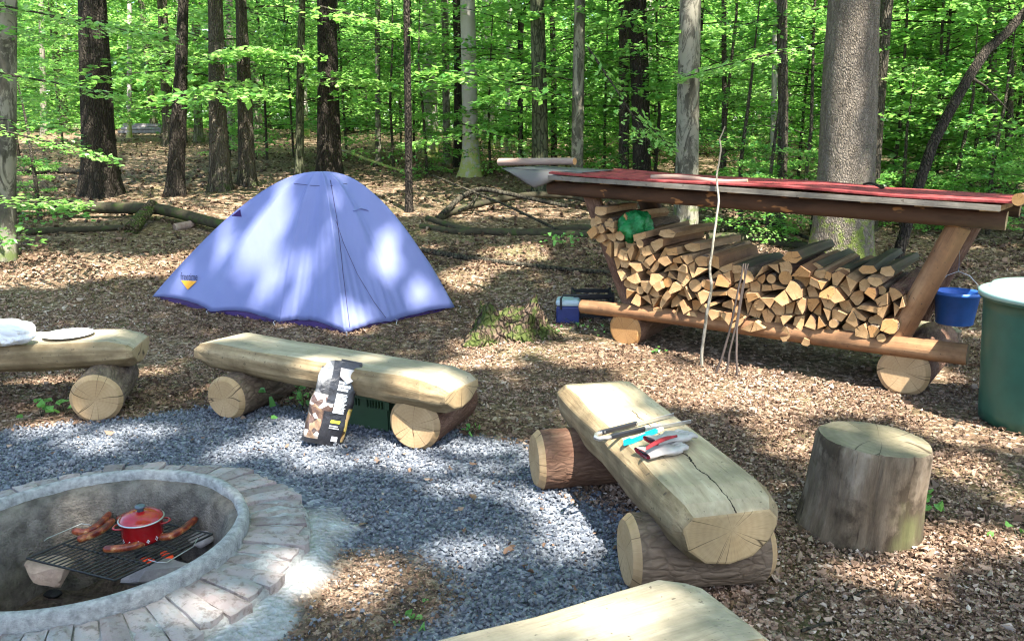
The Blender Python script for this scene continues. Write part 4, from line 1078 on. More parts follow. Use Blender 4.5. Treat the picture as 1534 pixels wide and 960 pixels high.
# ------------------------------------------------------------------ sticks
def stick(pts, r0, r1, mat, label, group=None, name='stick', seg=9, cat='stick'):
    P = np.array(pts, float); ts = np.linspace(0, len(P) - 1, (len(P) - 1) * 4 + 1); Q = np.stack([np.interp(ts, range(len(P)), P[:, k]) for k in range(3)], 1)
    for k in range(1, len(Q) - 1): Q[k] = (Q[k - 1] + Q[k] * 2 + Q[k + 1]) / 4 + np.random.default_rng(k).normal(0, r0 * .12, 3)
    mb = MB(); mb.tube(Q, list(np.linspace(r0, r1, len(Q))), seg, wob=.18); return tag(obj(name, mb, mat, origin=P[0]), label, cat, group)
M['pale_stick'] = bark('pale_stick_bark', (.08, .075, .055), (.22, .20, .155), sc=12, bs=.25, bd=.004, fiss=False, mottled=True)
def pl(px, py, off): return onplane(px, py, off)
stick([pl(1048, 584, -.22), pl(1051, 530, -.2), pl(1059, 470, -.2), pl(1066, 435, -.2), pl(1063, 400, -.2), pl(1071, 345, -.19), pl(1077, 300, -.19), pl(1073, 265, -.18), pl(1080, 225, -.18), pl(1078, 208, -.18), pl(1086, 190, -.18)], .0125, .004, M['pale_stick'], 'tall pale crooked stick leaning against the roof edge')
M['grey_stick'] = bark('grey_stick_bark', (.035, .028, .024), (.09, .07, .06), sc=12, bs=.3, bd=.003, fiss=False)
stick([pl(1067, 572, -.28), pl(1085, 525, -.24), pl(1097, 480, -.2), pl(1108, 425, -.15), pl(1114, 395, -.12)], .009, .005, M['grey_stick'], 'thin grey stick of the bundle, foot farthest left', 'thin sticks leaning on the stack')
stick([pl(1087, 572, -.28), pl(1092, 530, -.24), pl(1104, 480, -.2), pl(1113, 425, -.15), pl(1121, 395, -.12)], .009, .005, M['grey_stick'], 'thin grey stick of the bundle, foot between the other two', 'thin sticks leaning on the stack')
stick([pl(1105, 580, -.3), pl(1103, 540, -.26), pl(1104, 490, -.2), pl(1114, 430, -.15), pl(1117, 395, -.12)], .010, .005, M['grey_stick'], 'thin grey stick of the bundle, foot farthest right', 'thin sticks leaning on the stack')

# ------------------------------------------------------------------ tent
M['nylon'] = None
t = NT('lilac_nylon'); v = t.map(); n = t.noise(v, 3, 4)
c = t.ramp(n, [(.3, (.20, .235, .49)), (.7, (.23, .265, .53))])
t.fin(c, .42, .4)
tr = t.n.new('ShaderNodeBsdfTranslucent'); t.L(c, tr.inputs[0]); mx = t.n.new('ShaderNodeMixShader'); mx.inputs[0].default_value = .22; t.L(t.b.outputs[0], mx.inputs[1]); t.L(tr.outputs[0], mx.inputs[2]); t.L(mx.outputs[0], t.out.inputs[0])
t.bump(t.noise(t.map((1, 1, .35)), 14, 5, .6), .25, .012); M['nylon'] = t.m
M['purple'] = simple('dark_purple_groundsheet', (.055, .025, .13), .5, .4, var=.2)
Lc, P1, P2, Fc, P3, Rc = [G(px, py) for px, py in ((228, 447), (318, 471), (418, 486), (518, 502), (588, 484), (682, 464))]
Oc = np.array([-1.66, 7.05, .05]); ap = atY(482, 257, 7.05)
Bc = np.array([-1.35, 8.15, 0]); Bl = np.array([-2.45, 8.0, 0])
for q in (Bc, Bl): q[2] = float(gz(q[0], q[1]))
base = [Lc, P1, P2, Fc, P3, Rc, (Rc + Bc) / 2 + [.05, .05, 0], Bc, (Bc + Bl) / 2, Bl, (Bl + Lc) / 2 + [-.02, .05, 0]]
ang = np.unwrap([math.atan2(b[1] - Oc[1], b[0] - Oc[0]) for b in base]); 
if ang[-1] < ang[0]: pass
order = list(range(len(base))); A0 = ang[0]
per = np.concatenate([ang, [ang[0] + math.copysign(2 * math.pi, ang[-1] - ang[0])]]); BP = np.array(base + [base[0]])
ns = 264; nt_ = 44; rows = []
pegs = [0, 1, 2, 3, 4, 5, 7, 9]; pexp = [1.5, 1.6, 1.68, 1.55, 1.78, 1.84, 1.85, 1.8, 1.75, 1.65, 1.55, 1.5]
Hh = ap[2]
for i in range(ns):
    th = per[0] + (per[-1] - per[0]) * i / ns
    sgn = np.sign(per[-1] - per[0]); k = int(np.searchsorted(per * sgn, th * sgn, side='right') - 1); k = min(k, len(per) - 2)
    f_ = (th - per[k]) / (per[k + 1] - per[k])
    # intersection of the ray with the base edge
    a, b = BP[k][:2] - Oc[:2], BP[k + 1][:2] - Oc[:2]; d = np.array([math.cos(th), math.sin(th)])
    A_ = np.array([d, a - b]).T; sol = np.linalg.solve(A_, a); rad, e = sol
    lift = (.05 if k < 3 else .022) * math.sin(math.pi * np.clip(e, 0, 1)) ** .8            # hem drawn up between pegs
    rad_h = rad * (1 - .035 * math.sin(math.pi * np.clip(e, 0, 1)))
    bz = float(gz(*(Oc[:2] + d * rad))) + .015 + lift
    pe = pexp[k] * (1 - e) + pexp[k + 1] * e
    dpeg = min(e, 1 - e); row = []
    for j in range(nt_ + 1):
        t_r = j / nt_; r_ = t_r
        z_ = Hh - (Hh - bz) * (1 - (1 - r_) ** 1) ** pe if False else Hh - (Hh - bz) * r_ ** (pe + .5 * math.exp(-3.2 * r_))
        # straight pulled cloth between the ridge lines sags inward
        sag = .045 * math.sin(math.pi * np.clip(e, 0, 1)) * math.sin(math.pi * min(1, r_ * 1.02)) if k in (0, 1, 2, 3, 4) else 0
        wr = .0085 * math.sin(e * 38 + k * 2.1) * r_ ** 2.2 * math.exp(-dpeg * 3) + .004 * math.sin(i * .9 + 3 * r_) * (r_ ** 3) * .6
        rr_ = rad_h * r_ - sag * .8 - wr
        row.append((Oc[0] + d[0] * max(rr_, 0), Oc[1] + d[1] * max(rr_, 0), z_ - sag * .4 + (vnoise(i * .1, j * .1, 2, 4) - .5) * .012 * r_))
    rows.append(row)
tent = thing('tent', (Oc[0], Oc[1], float(gz(Oc[0], Oc[1]))), 'lilac blue dome tent pitched on the leaf litter at the wood edge', 'tent')
mb = MB(); rows.append(rows[0]); mb.grid(rows); o = obj('flysheet', mb, M['nylon'], tent, origin=Oc); q = o.modifiers.new('s', 'SOLIDIFY'); q.thickness = .002
# purple inner groundsheet edge peeping under the hem
mb = MB(); r2 = []
for i in range(0, ns + 1, 3):
    p = np.array(rows[i % ns][-1]); c_ = np.array([Oc[0], Oc[1], p[2]]); q = c_ + (p - c_) * .955; zg = float(gz(q[0], q[1])); q2_ = c_ + (p - c_) * .93
    r2.append([(q[0], q[1], zg - .01), (q[0], q[1], p[2] + .0), (q2_[0], q2_[1], p[2] + .06)])
mb.grid(r2); obj('groundsheet', mb, M['purple'], tent, origin=Oc)
_R = np.array(rows); _q = [_R[:-1, 2:-1], _R[1:, 2:-1], _R[1:, 3:], _R[:-1, 3:]]
_T0 = np.concatenate([_q[0].reshape(-1, 3)] * 2); _T1 = np.concatenate([_q[1].reshape(-1, 3), _q[2].reshape(-1, 3)]); _T2 = np.concatenate([_q[2].reshape(-1, 3), _q[3].reshape(-1, 3)])
def on_tent(px, py):
    d = ray(px, py); e1, e2 = _T1 - _T0, _T2 - _T0; h = np.cross(d, e2); det = np.sum(e1 * h, 1) + 1e-15; s__ = CAM - _T0; u_ = np.sum(s__ * h, 1) / det
    qq = np.cross(s__, e1); v_ = (qq @ d) / det; t__ = np.sum(e2 * qq, 1) / det; ok = (u_ > -.01) & (v_ > -.01) & (u_ + v_ < 1.01) & (t__ > 0)
    return CAM + d * t__[ok].min() if ok.any() else None
def on_tent_slow(px, py):
    """first hit of the pixel ray on the fly sheet grid"""
    d = ray(px, py); best = None
    for i in range(ns):
        for j in range(2, nt_):
            a, b, c_ = (np.array(rows[i][j]), np.array(rows[(i + 1) % ns][j]), np.array(rows[(i + 1) % ns][j + 1])); dd = np.array(rows[i][j + 1])
            for T in ((a, b, c_), (a, c_, dd)):
                e1, e2 = T[1] - T[0], T[2] - T[0]; h = np.cross(d, e2); det = e1 @ h
                if abs(det) < 1e-12: continue
                s__ = CAM - T[0]; u_ = s__ @ h / det
                if u_ < -.01 or u_ > 1.01: continue
                qq = np.cross(s__, e1); v_ = d @ qq / det
                if v_ < -.01 or u_ + v_ > 1.01: continue
                tt_ = e2 @ qq / det
                if tt_ > 0 and (best is None or tt_ < best): best = tt_; 
    return CAM + d * best if best else None
M['cord'] = simple('dark_cord', (.035, .02, .07), .8)
M['badge'] = simple('orange_badge', (.85, .38, .03), .6, var=.1)
M['navy_ink'] = simple('dark_ink', (.02, .02, .06), .6)
h1, h2 = on_tent(505, 345), on_tent(535, 440)
def rib(name, pxs, r_, mat, offs=.006):
    P = [on_tent(*p) for p in pxs]; P = [p - ray(*pxs[i]) * offs for i, p in enumerate(P) if p is not None]
    if len(P) > 1: mb = MB(); mb.tube(P, r_, 6); obj(name, mb, mat, tent, origin=Oc)
rib('ridge_seam', [(495, 270), (500, 300), (505, 330), (510, 370), (514, 410), (519, 450), (524, 490)], .0022, M['cord'], .003)
rib('guy_line', [(503, 330), (515, 365), (535, 410), (560, 452), (578, 476)], .0022, M['cord'], .03)
rib('top_seam', [(440, 275), (465, 278), (495, 279), (520, 275), (540, 272)], .002, M['cord'], .002)
rib('vent_flap', [(530, 316), (540, 312), (552, 315)], .006, M['nylon'], .008)
# badge and its word
b0_, b1_, b2_ = on_tent(271, 420), on_tent(295, 421), on_tent(281, 434)
if b0_ is not None:
    off = lambda p, px, py: p - ray(px, py) * .012
    mb = MB(); mb.add([off(b0_, 271, 420), off(b2_, 281, 434), off(b1_, 295, 421)], [(0, 1, 2)]); obj('badge', mb, M['badge'], tent, origin=Oc)
    cu = bpy.data.curves.new('lettering', 'FONT'); cu.body = 'freetime'; cu.size = 1; cu.align_x = 'CENTER'; tmp = bpy.data.objects.new('tmp', cu); COL.objects.link(tmp)
    bpy.context.view_layer.update(); dg = bpy.context.evaluated_depsgraph_get(); me = bpy.data.meshes.new_from_object(tmp.evaluated_get(dg)); bpy.data.objects.remove(tmp); me.name = 'lettering'; me.materials.clear(); me.materials.append(M['navy_ink'])
    xd = Vector(tuple(b1_ - b0_)).normalized(); nd = Vector(tuple(-ray(282, 420))).normalized(); yd = nd.cross(xd).normalized(); nd = xd.cross(yd)
    wd = max(v_.co.x for v_ in me.vertices) - min(v_.co.x for v_ in me.vertices); s_ = float(np.linalg.norm(b1_ - b0_)) * 1.05 / wd
    mm = Matrix((xd * s_, yd * s_ * 1.5, nd * s_)).transposed().to_4x4(); mm.translation = Vector(tuple((b0_ + b1_) / 2 - ray(283, 419) * .014)) + yd * .006
    link('lettering', me, tent, mm)
for i, (px, py, lb) in enumerate(((352, 322, 0), (600, 338, 1))):
    sx = -1 if lb == 0 else 1
    a = atY(px - sx * 8, py - 8, 7.1); b = atY(px + sx * 5, py + 2, 7.1); c_ = atY(px - sx * 10, py + 3, 7.15); mb = MB(); mb.add([a, b, c_], [(0, 1, 2)]); o = obj('window_flap', mb, M['purple'], tent, origin=Oc); q = o.modifiers.new('s', 'SOLIDIFY'); q.thickness = .004
for p in (Lc, P1, P2, Fc, P3, Rc):
    d_ = (p - Oc) / np.linalg.norm(p - Oc); mb = MB(); z_ = float(gz(*p[:2])); mb.tube([(p[0] + d_[0] * .02, p[1] + d_[1] * .02, z_ - .06), (p[0] + d_[0] * .05, p[1] + d_[1] * .05, z_ + .03), (p[0] + d_[0] * .03, p[1] + d_[1] * .03, z_ + .035)], .003, 6); obj('peg', mb, M['wire'], tent, origin=Oc)

# ------------------------------------------------------------------ barrel, bucket, second stump
M['green_barrel'] = gloss('green_barrel_plastic', (.022, .095, .062), .42, .5)
M['pale_lid'] = simple('pale_green_lid', (.27, .42, .36), .5, .4, var=.1)
bc = W(1560, 640); bc = np.array([3.11, 4.42, 0.])
t_ = thing('rain_barrel', bc, 'dark green plastic rain barrel with pale lid at the right edge', 'barrel')
TM = Matrix.Translation(tuple(bc)); HB = .775
k_ = np.linspace(0, 1, 12); prof = [(0, 0)] + [(.335 + .05 * u_ , .01 + (HB - .06) * u_) for u_ in k_]; prof += [(.395, HB - .05), (.405, HB - .045), (.405, HB - .02), (.385, HB - .02)]
mb = MB(); mb.lathe(prof, 72); obj('body', mb, M['green_barrel'], t_, M=TM)
mb = MB(); mb.lathe([(.405, HB - .03), (.415, HB - .03), (.418, HB - .005), (.40, HB + .005), (.36, HB + .012), (.35, HB + .035), (.2, HB + .045), (0, HB + .05)], 72); obj('lid', mb, M['pale_lid'], t_, M=TM)
M['blue_plastic'] = gloss('blue_bucket_plastic', (.05, .18, .58), .4, .5)
bp = atY(1432, 460, 5.35)
t_ = thing('bucket', bp + np.array([0, 0, -.115]), 'blue plastic bucket hanging beside the rack, left of the barrel', 'bucket')
TM = Matrix.Translation(tuple(bp + np.array([0, 0, -.115])))
mb = MB(); mb.lathe([(0, 0), (.108, 0), (.116, .006), (.138, .20), (.148, .202), (.150, .226), (.142, .228), (.134, .21), (.112, .012), (0, .01)], 48); obj('pail', mb, M['blue_plastic'], t_, M=TM)
mb = MB(); mb.tube([(-.148, 0, .2), (-.13, .02, .27), (-.07, .03, .33), (0, .02, .36), (.07, .0, .33), (.13, -.0, .27), (.148, 0, .2)], .0025, 6); obj('bail', mb, M['wire'], t_, M=TM)
topb = bp + np.array([0, .02, .245]); rp = onplane(1436, 312, .0)
mb = MB(); mb.tube([topb, (topb + rp) / 2 + np.array([.01, 0, 0]), np.array([topb[0], topb[1], rp[2]]) + [-.02, 0, 0]], .0018, 5); tag(obj('wire', mb, M['wire'], origin=topb), 'thin wire holding the blue bucket up to the roof', 'wire')
s2 = G(1410, 520); s2 = np.array([s2[0], s2[1] + .15, 0]); zt = atY(1412, 489, s2[1])[2]
log('tmp', s2, s2 + [0, 0, 1], .1); bpy.data.objects.remove(bpy.data.objects['tmp'])
o = log('stump', s2 + [0, 0, -.03], s2 + [.02, 0, zt + .01], .19, .185, 'old_bark', 'stump_top', None, wob=.05, bevel=.012); tag(o, 'low sawn stump behind the base beam, under the blue bucket', 'tree stump')

# ------------------------------------------------------------------ cool box, crate behind
M['navy'] = gloss('navy_plastic', (.02, .035, .17), .4); M['pale_blue'] = gloss('pale_blue_lid', (.50, .62, .66), .4); M['black_plastic'] = gloss('black_plastic', (.015, .015, .018), .4)
cb = G(852, 486); cb[1] += .10
t_ = thing('cool_box', cb, 'navy cool box with pale lid and handle, left of the woodpile', 'cool box'); TM = Matrix.Translation(tuple(cb)) @ Matrix.Rotation(R(-6), 4, 'Z')
def rbox(name, c, d, mat, parent, M_, bev=.012, jit=0):
    mb = MB(); mb.box(c, d, jit=jit); o = obj(name, mb, mat, parent, M=M_); q = o.modifiers.new('b', 'BEVEL'); q.width = bev; q.segments = 3; return o
rbox('tub', (0, 0, .075), (.20, .17, .15), M['navy'], t_, TM); rbox('lid', (0, 0, .18), (.21, .18, .06), M['pale_blue'], t_, TM, .025)
mb = MB(); mb.tube([(-.06, -.095, .13), (-.06, -.095, .225), (-.04, -.09, .25), (.16, -.09, .262), (.18, -.09, .25)], .009, 8); obj('handle', mb, M['black_plastic'], t_, M=TM)
q = G(890, 482); q[1] += .2; t_ = thing('crate', q, 'black slatted crate between the cool box and the woodpile foot', 'crate'); TM = Matrix.Translation(tuple(q)); mb = MB()
for zz_ in (.03, .09, .15, .21):
    mb.box((0, -.13, zz_), (.34, .012, .035)); mb.box((0, .13, zz_), (.34, .012, .035)); mb.box((-.17, 0, zz_), (.012, .27, .035)); mb.box((.17, 0, zz_), (.012, .27, .035))
for sx in (-1, 1):
    for sy in (-1, 1): mb.box((sx * .168, sy * .128, .12), (.022, .022, .245))
mb.box((0, 0, .012), (.33, .25, .008)); obj('crate_body', mb, M['black_plastic'], t_, M=TM)
# dark green crate under the middle bench
M['olive'] = gloss('dark_green_crate', (.03, .07, .03), .5)
q = np.array([-.86, 4.52, 0]); t_ = thing('crate', q, 'dark green slotted crate standing under the middle bench', 'crate'); TM = Matrix.Translation(tuple(q)) @ Matrix.Rotation(R(-24), 4, 'Z'); mb = MB()
for yy_ in (-.15, .15):
    mb.box((0, yy_, .065), (.48, .012, .13)); mb.box((0, yy_, .185), (.48, .014, .018)); mb.box((0, yy_ * 1.05, .2), (.5, .02, .012))
    for k in range(25): mb.box((-.235 + k * .0196, yy_, .153), (.007 if k % 8 else .03, .010, .05))
for xx_ in (-.24, .24): mb.box((xx_, 0, .1), (.012, .29, .2))
mb.box((0, 0, .01), (.47, .29, .01)); obj('crate_body', mb, M['olive'], t_, M=TM)

# ------------------------------------------------------------------ charcoal bag leaning on the bench
def bagmat(name, stops, sc=9, vs=22, rough=.28):
    t = NT(name); v = t.map(); n = t.sep(t.vor(v, vs, 'F1', 'Color'))[0]; n2 = t.noise(v, sc, 6, .6, 1.)
    c = t.ramp(t.math('MULTIPLY_ADD', n, .45, t.math('MULTIPLY', n2, .6)), stops); t.bump(t.noise(v, 9, 6, .65, 1.2), 1., .012); return t.fin(c, rough, .6)
M['bag_black'] = bagmat('black_film', [(0, (.008, .008, .010)), (1, (.03, .03, .035))])
M['bag_pic'] = bagmat('printed_food_picture', [(.25, (.03, .02, .018)), (.45, (.10, .06, .045)), (.55, (.26, .17, .10)), (.65, (.38, .36, .34)), (.85, (.5, .5, .5))], 9, 26)
M['bag_side'] = bagmat('printed_ember_picture', [(.3, (.06, .03, .01)), (.5, (.38, .20, .04)), (.62, (.62, .52, .06)), (.75, (.45, .30, .14))], 12, 30)
M['bag_grey'] = bagmat('printed_smoke_grey', [(.35, (.02, .02, .022)), (.6, (.13, .13, .13)), (.85, (.36, .36, .36))], 9, 16)
M['print_white'] = simple('white_print', (.70, .72, .74), .5, var=.05); M['print_yellow'] = simple('yellow_print', (.65, .70, .05), .5, var=.05)
bb0 = W(484, 664) + [0, -.02, 0]
bt = thing('charcoal_bag', bb0, 'opened black charcoal bag with food pictures leaning on the middle bench', 'bag')
# local frame: X across, Y depth (away), Z up the bag
upv = atY(511, 548, bb0[1] + .075) - bb0; lenb = float(np.linalg.norm(upv)); zv = Vector(tuple(upv)).normalized(); xv = Vector((.86, .30, 0)); xv = (xv - zv * xv.dot(zv)).normalized(); yv = zv.cross(xv)
BM = Matrix((xv, yv, zv)).transposed().to_4x4(); BM.translation = Vector(tuple(bb0))
nz_, na_ = 30, 72; rowsb = []
import bisect
from mathutils import noise as mn
for j in range(nz_ + 1):
    u_ = j / nz_; z_ = .01 + (lenb - .01) * u_
    hw = .112 * (1 - .06 * abs(u_ - .45)) ; hd = .050 * (1 - max(0, (u_ - .55) / .45) ** 1.5 * .84) * min(1, .75 + u_ * 2)
    row = []
    for i in range(na_):
        th = 2 * math.pi * i / na_; c_, s_ = math.cos(th), math.sin(th); e_ = .42
        x_ = math.copysign(abs(c_) ** e_, c_) * hw; y_ = math.copysign(abs(s_) ** e_, s_) * hd
        nn = mn.noise(Vector((x_ * 14, y_ * 14, z_ * 11))) * .012 + mn.noise(Vector((x_ * 35 + 4, y_ * 35, z_ * 26))) * .005
        rr_ = 1 + nn / .09; dz = (.03 * math.cos(th * 1 + .6) + .012 * math.sin(3 * th)) * max(0, (u_ - .85) / .15)
        row.append((x_ * rr_, y_ * rr_ + .0, z_ + dz))
    rowsb.append(row + [row[0]])
mb = MB(); o0 = 0; vs = [q for r_ in rowsb for q in r_[:-1]]
fs = []; mi = []
def bagzone(x_, y_, u_):
    if y_ < 0 or True:
        if x_ < -.042 and y_ < .03: return 1 if u_ < .62 else 3
        if x_ > .083 or (x_ > .06 and y_ > -.03): return 2 if u_ < .5 else 0
    return 0
for j in range(nz_):
    for i in range(na_):
        i2 = (i + 1) % na_; fs.append((j * na_ + i, j * na_ + i2, (j + 1) * na_ + i2, (j + 1) * na_ + i)); a = rowsb[j][i]; mi.append(0 if j < 2 else bagzone(a[0], a[1], j / nz_))
mb.add(vs, fs, mi, True); mb.add(rowsb[0][:-1], [tuple(range(na_))], 0)
bo = obj('bag_body', mb, [M['bag_black'], M['bag_pic'], M['bag_side'], M['bag_grey']], bt, M=BM)
# torn folded-over paper lining at the mouth
mb = MB(); fold = []
for i in range(9):
    u_ = i / 8; x_ = .0 + .095 * u_; fold.append([(x_, -.022 - .004 * math.sin(u_ * 9), lenb * .985 + .0), (x_, -.030 - .006 * math.sin(u_ * 7), lenb * .93), (x_ , -.044, lenb * .89 - .035 * (1 - abs(2 * u_ - 1)))])
mb.grid(fold, smooth=False); M['kraft'] = simple('inner_paper', (.55, .50, .47), .7); obj('torn_lining', mb, M['kraft'], bo, M=BM)
mb = MB(); mb.box((.052, .0, lenb * 1.03), (.115, .006, .05), M=None); obj('top_flap', mb, M['bag_black'], bo, M=BM)
mb = MB(); rp_ = random.Random(3); mb2 = MB()
yfront = -.0655
def fronty(x_, u_): return -(.050 * (1 - max(0, (u_ - .55) / .45) ** 1.5 * .84) * min(1, .75 + u_ * 2)) - .0045
for k, (u_, hgt, wid_) in enumerate([(.80, .016, .04), (.755, .02, .062), (.715, .018, .05)] + [(.67 - k * .0165, .006, .05 + .012 * rp_.random()) for k in range(15)] + [(.27, .007, .045), (.245, .006, .05)]):
    if k == 3: obj('printed_title', mb, M['print_white'], bo, M=BM); mb = MB()
    if k == 18: obj('printed_text', mb, M['print_white'], bo, M=BM); mb = MB()
    z_ = lenb * u_; x_ = .004
    n_ = 0
    while x_ < .004 + wid_:
        w_ = rp_.uniform(.3, .8) * hgt if hgt > .01 else rp_.uniform(.002, .007); yy_ = fronty(x_, u_)
        mb.add([(x_, yy_, z_), (x_ + w_, yy_, z_), (x_ + w_, yy_, z_ + hgt * .8), (x_, yy_, z_ + hgt * .8)], [(0, 1, 2, 3)]); x_ += w_ + (.0015 if hgt < .01 else .002)
obj('printed_footer', mb, M['print_white'], bo, M=BM); mb = MB(); mb.add([(.03, fronty(0, .1), lenb * .09), (.062, fronty(0, .1), lenb * .09), (.062, fronty(0, .1), lenb * .15), (.03, fronty(0, .1), lenb * .15)], [(0, 1, 2, 3)])
obj('printed_panel', mb, M['print_white'], bo, M=BM)
mb = MB(); mb.add([(.004, fronty(0, .32), lenb * .315), (.055, fronty(0, .32), lenb * .315), (.058, fronty(0, .35), lenb * .35), (.007, fronty(0, .35), lenb * .35)], [(0, 1, 2, 3)]); obj('yellow_print', mb, M['print_yellow'], bo, M=BM)

# ------------------------------------------------------------------ things on the benches
TZ = .4215
pc = W(103, 504, TZ); t_ = thing('plate', pc + [0, 0, 0], 'white paper plate with crumbs on the left bench', 'plate'); TM = Matrix.Translation(tuple(pc))
M['paper'] = simple('white_paper', (.78, .77, .75), .6, var=.04); M['crumb'] = simple('yellow_crumbs', (.62, .45, .15), .8)
mb = MB(); mb.lathe([(0, .004), (.098, .004), (.112, .012), (.145, .019), (.147, .021), (.142, .022), (.112, .015), (.098, .007), (0, .006)], 48); obj('dish', mb, M['paper'], t_, M=TM)
mb = MB()
for i in range(14):
    a_, r_ = random.uniform(0, 6.28), random.uniform(0, .06); mb.box((r_ * math.cos(a_) - .01, r_ * math.sin(a_), .0085), (.009, .006, .004), M=None, jit=.002)
obj('crumbs', mb, M['crumb'], t_, M=TM)
pc = W(18, 508, TZ + .03); 
import bmesh as _bm
def paperbag(c, size, seed, mat, label, rz=0):
    from mathutils import noise as mn
    bm = _bm.new(); _bm.ops.create_cube(bm, size=2); _bm.ops.subdivide_edges(bm, edges=bm.edges[:], cuts=14, use_grid_fill=True)
    for v_ in bm.verts:
        p = v_.co.copy(); L_ = max(abs(p.x), abs(p.y), abs(p.z)); pw = (abs(p.x) ** 4 + abs(p.y) ** 4 + abs(p.z) ** 4) ** .25; q = p * (L_ / pw)
        n_ = mn.noise(q * 1.7 + Vector((seed, 0, 0))); n2 = abs(mn.noise(q * 3.6 + Vector((0, seed, 2)))) 
        k = 1 + .16 * n_ - .20 * n2; taper = 1 - .28 * max(0, q.x) ** 2
        v_.co = Vector((q.x * size[0] * (1 + .06 * n_), q.y * size[1] * k, (q.z * size[2] * taper * k + size[2])))
        if v_.co.z < 0: v_.co.z = 0
    me = bpy.data.meshes.new('paper_bag'); bm.to_mesh(me); bm.free(); me.materials.append(mat)
    for f_ in me.polygons: f_.use_smooth = True
    o = link('paper_bag', me, None, Matrix.Translation(tuple(c)) @ Matrix.Rotation(rz, 4, 'Z')); return tag(o, label, 'bag')
t = NT('crumpled_white_paper'); v = t.map(); t.bump(t.vor(v, 24, 'DISTANCE_TO_EDGE'), .5, .008)
st_ = t.ramp(t.noise(v, 6, 4), [(.62, 0.0), (.66, .8)]); M['bag_paper'] = t.fin(t.mix(st_, (.74, .75, .77), (.42, .36, .24)), .65, .3)
pb_ = W(5, 520, TZ); paperbag((pb_[0] - .02, pb_[1] + .06, TZ), (.17, .09, .075), 3, M['bag_paper'], 'crumpled white paper bag at the left end of the left bench', R(-6))

# tongs on the right bench
M['tong_black'] = gloss('black_handle', (.008, .009, .012), .5); M['tong_steel'] = simple('brushed_steel', (.55, .53, .50), .3, .6, metal=.85, var=.12, sc=30)
def onb(px, py, h=.012): return W(px, py, TZ + h)
tg = thing('tongs', onb(940, 645), 'barbecue tongs with black grips lying across the right bench', 'tongs'); O_ = WM[tg.name].translation
def strap(name, a, b, w, th, mat, parent, h0=.012, h1=.008):
    a = onb(*a, h0); b = onb(*b, h1); L_ = float(np.linalg.norm(b - a)); mb = MB(); mb.box((L_ / 2, 0, 0), (L_, th, w)); mb2_ = obj(name, mb, mat, parent, M=frame(a, b - a)); q = mb2_.modifiers.new('b', 'BEVEL'); q.width = min(w, th) * .35; q.segments = 2; return mb2_
strap('grip', (896, 649), (954, 634), .022, .013, M['tong_black'], tg, .018, .018)
strap('grip', (912, 655), (966, 642), .022, .013, M['tong_black'], tg, .016, .016)
strap('arm', (954, 635), (1009, 621), .017, .003, M['tong_steel'], tg, .017, .012)
strap('arm', (966, 643), (1035, 631), .015, .003, M['tong_steel'], tg, .015, .012)
mb = MB(); mb.tube([onb(900, 648, .018), onb(893, 651, .018), onb(892, 655, .018), onb(897, 657, .017), onb(914, 655, .016)], .009, 8, flat=1.2); obj('hinge', mb, M['tong_steel'], tg, origin=O_)
for p in ((906, 646), (954, 634), (915, 654), (968, 642)):
    mb = MB(); c_ = onb(p[0], p[1], .02); mb.tube([c_ - [0, .009, 0], c_ + [0, .001, 0]], .0045, 8); obj('rivet', mb, M['tong_steel'], tg, origin=O_)
# turquoise lighter-like scraper
M['cyan'] = gloss('turquoise_plastic', (.0, .42, .55), .35); M['clear_white'] = gloss('white_plastic', (.72, .75, .75), .4)
sp = thing('gas_lighter', onb(960, 656), 'turquoise and white plastic lighter beside the gloves', 'lighter'); O_ = WM[sp.name].translation
mb = MB(); a, b = onb(933, 665, .01), onb(984, 645, .01); L_ = float(np.linalg.norm(b - a))
outl = [(0, -.004), (.25, -.013), (.55, -.011), (1, -.007), (1, .010), (.55, .012), (.35, .008), (.25, .016), (.08, .013)]
vs = [(u_ * L_, y_, z_) for z_ in (-.009, .009) for u_, y_ in outl]; n_ = len(outl)
mb.add(vs, [tuple(range(n_))[::-1], tuple(range(n_, 2 * n_))] + [(i, (i + 1) % n_, n_ + (i + 1) % n_, n_ + i) for i in range(n_)]); o = obj('casing', mb, M['cyan'], sp, M=frame(a, b - a)); q = o.modifiers.new('b', 'BEVEL'); q.width = .003; q.segments = 2
mb = MB(); mb.box((L_ * .45, .004, .0095), (L_ * .4, .007, .002)); mb.box((L_ * 1.08, 0, 0), (L_ * .18, .013, .013)); obj('label_and_tip', mb, M['clear_white'], sp, M=frame(a, b - a))
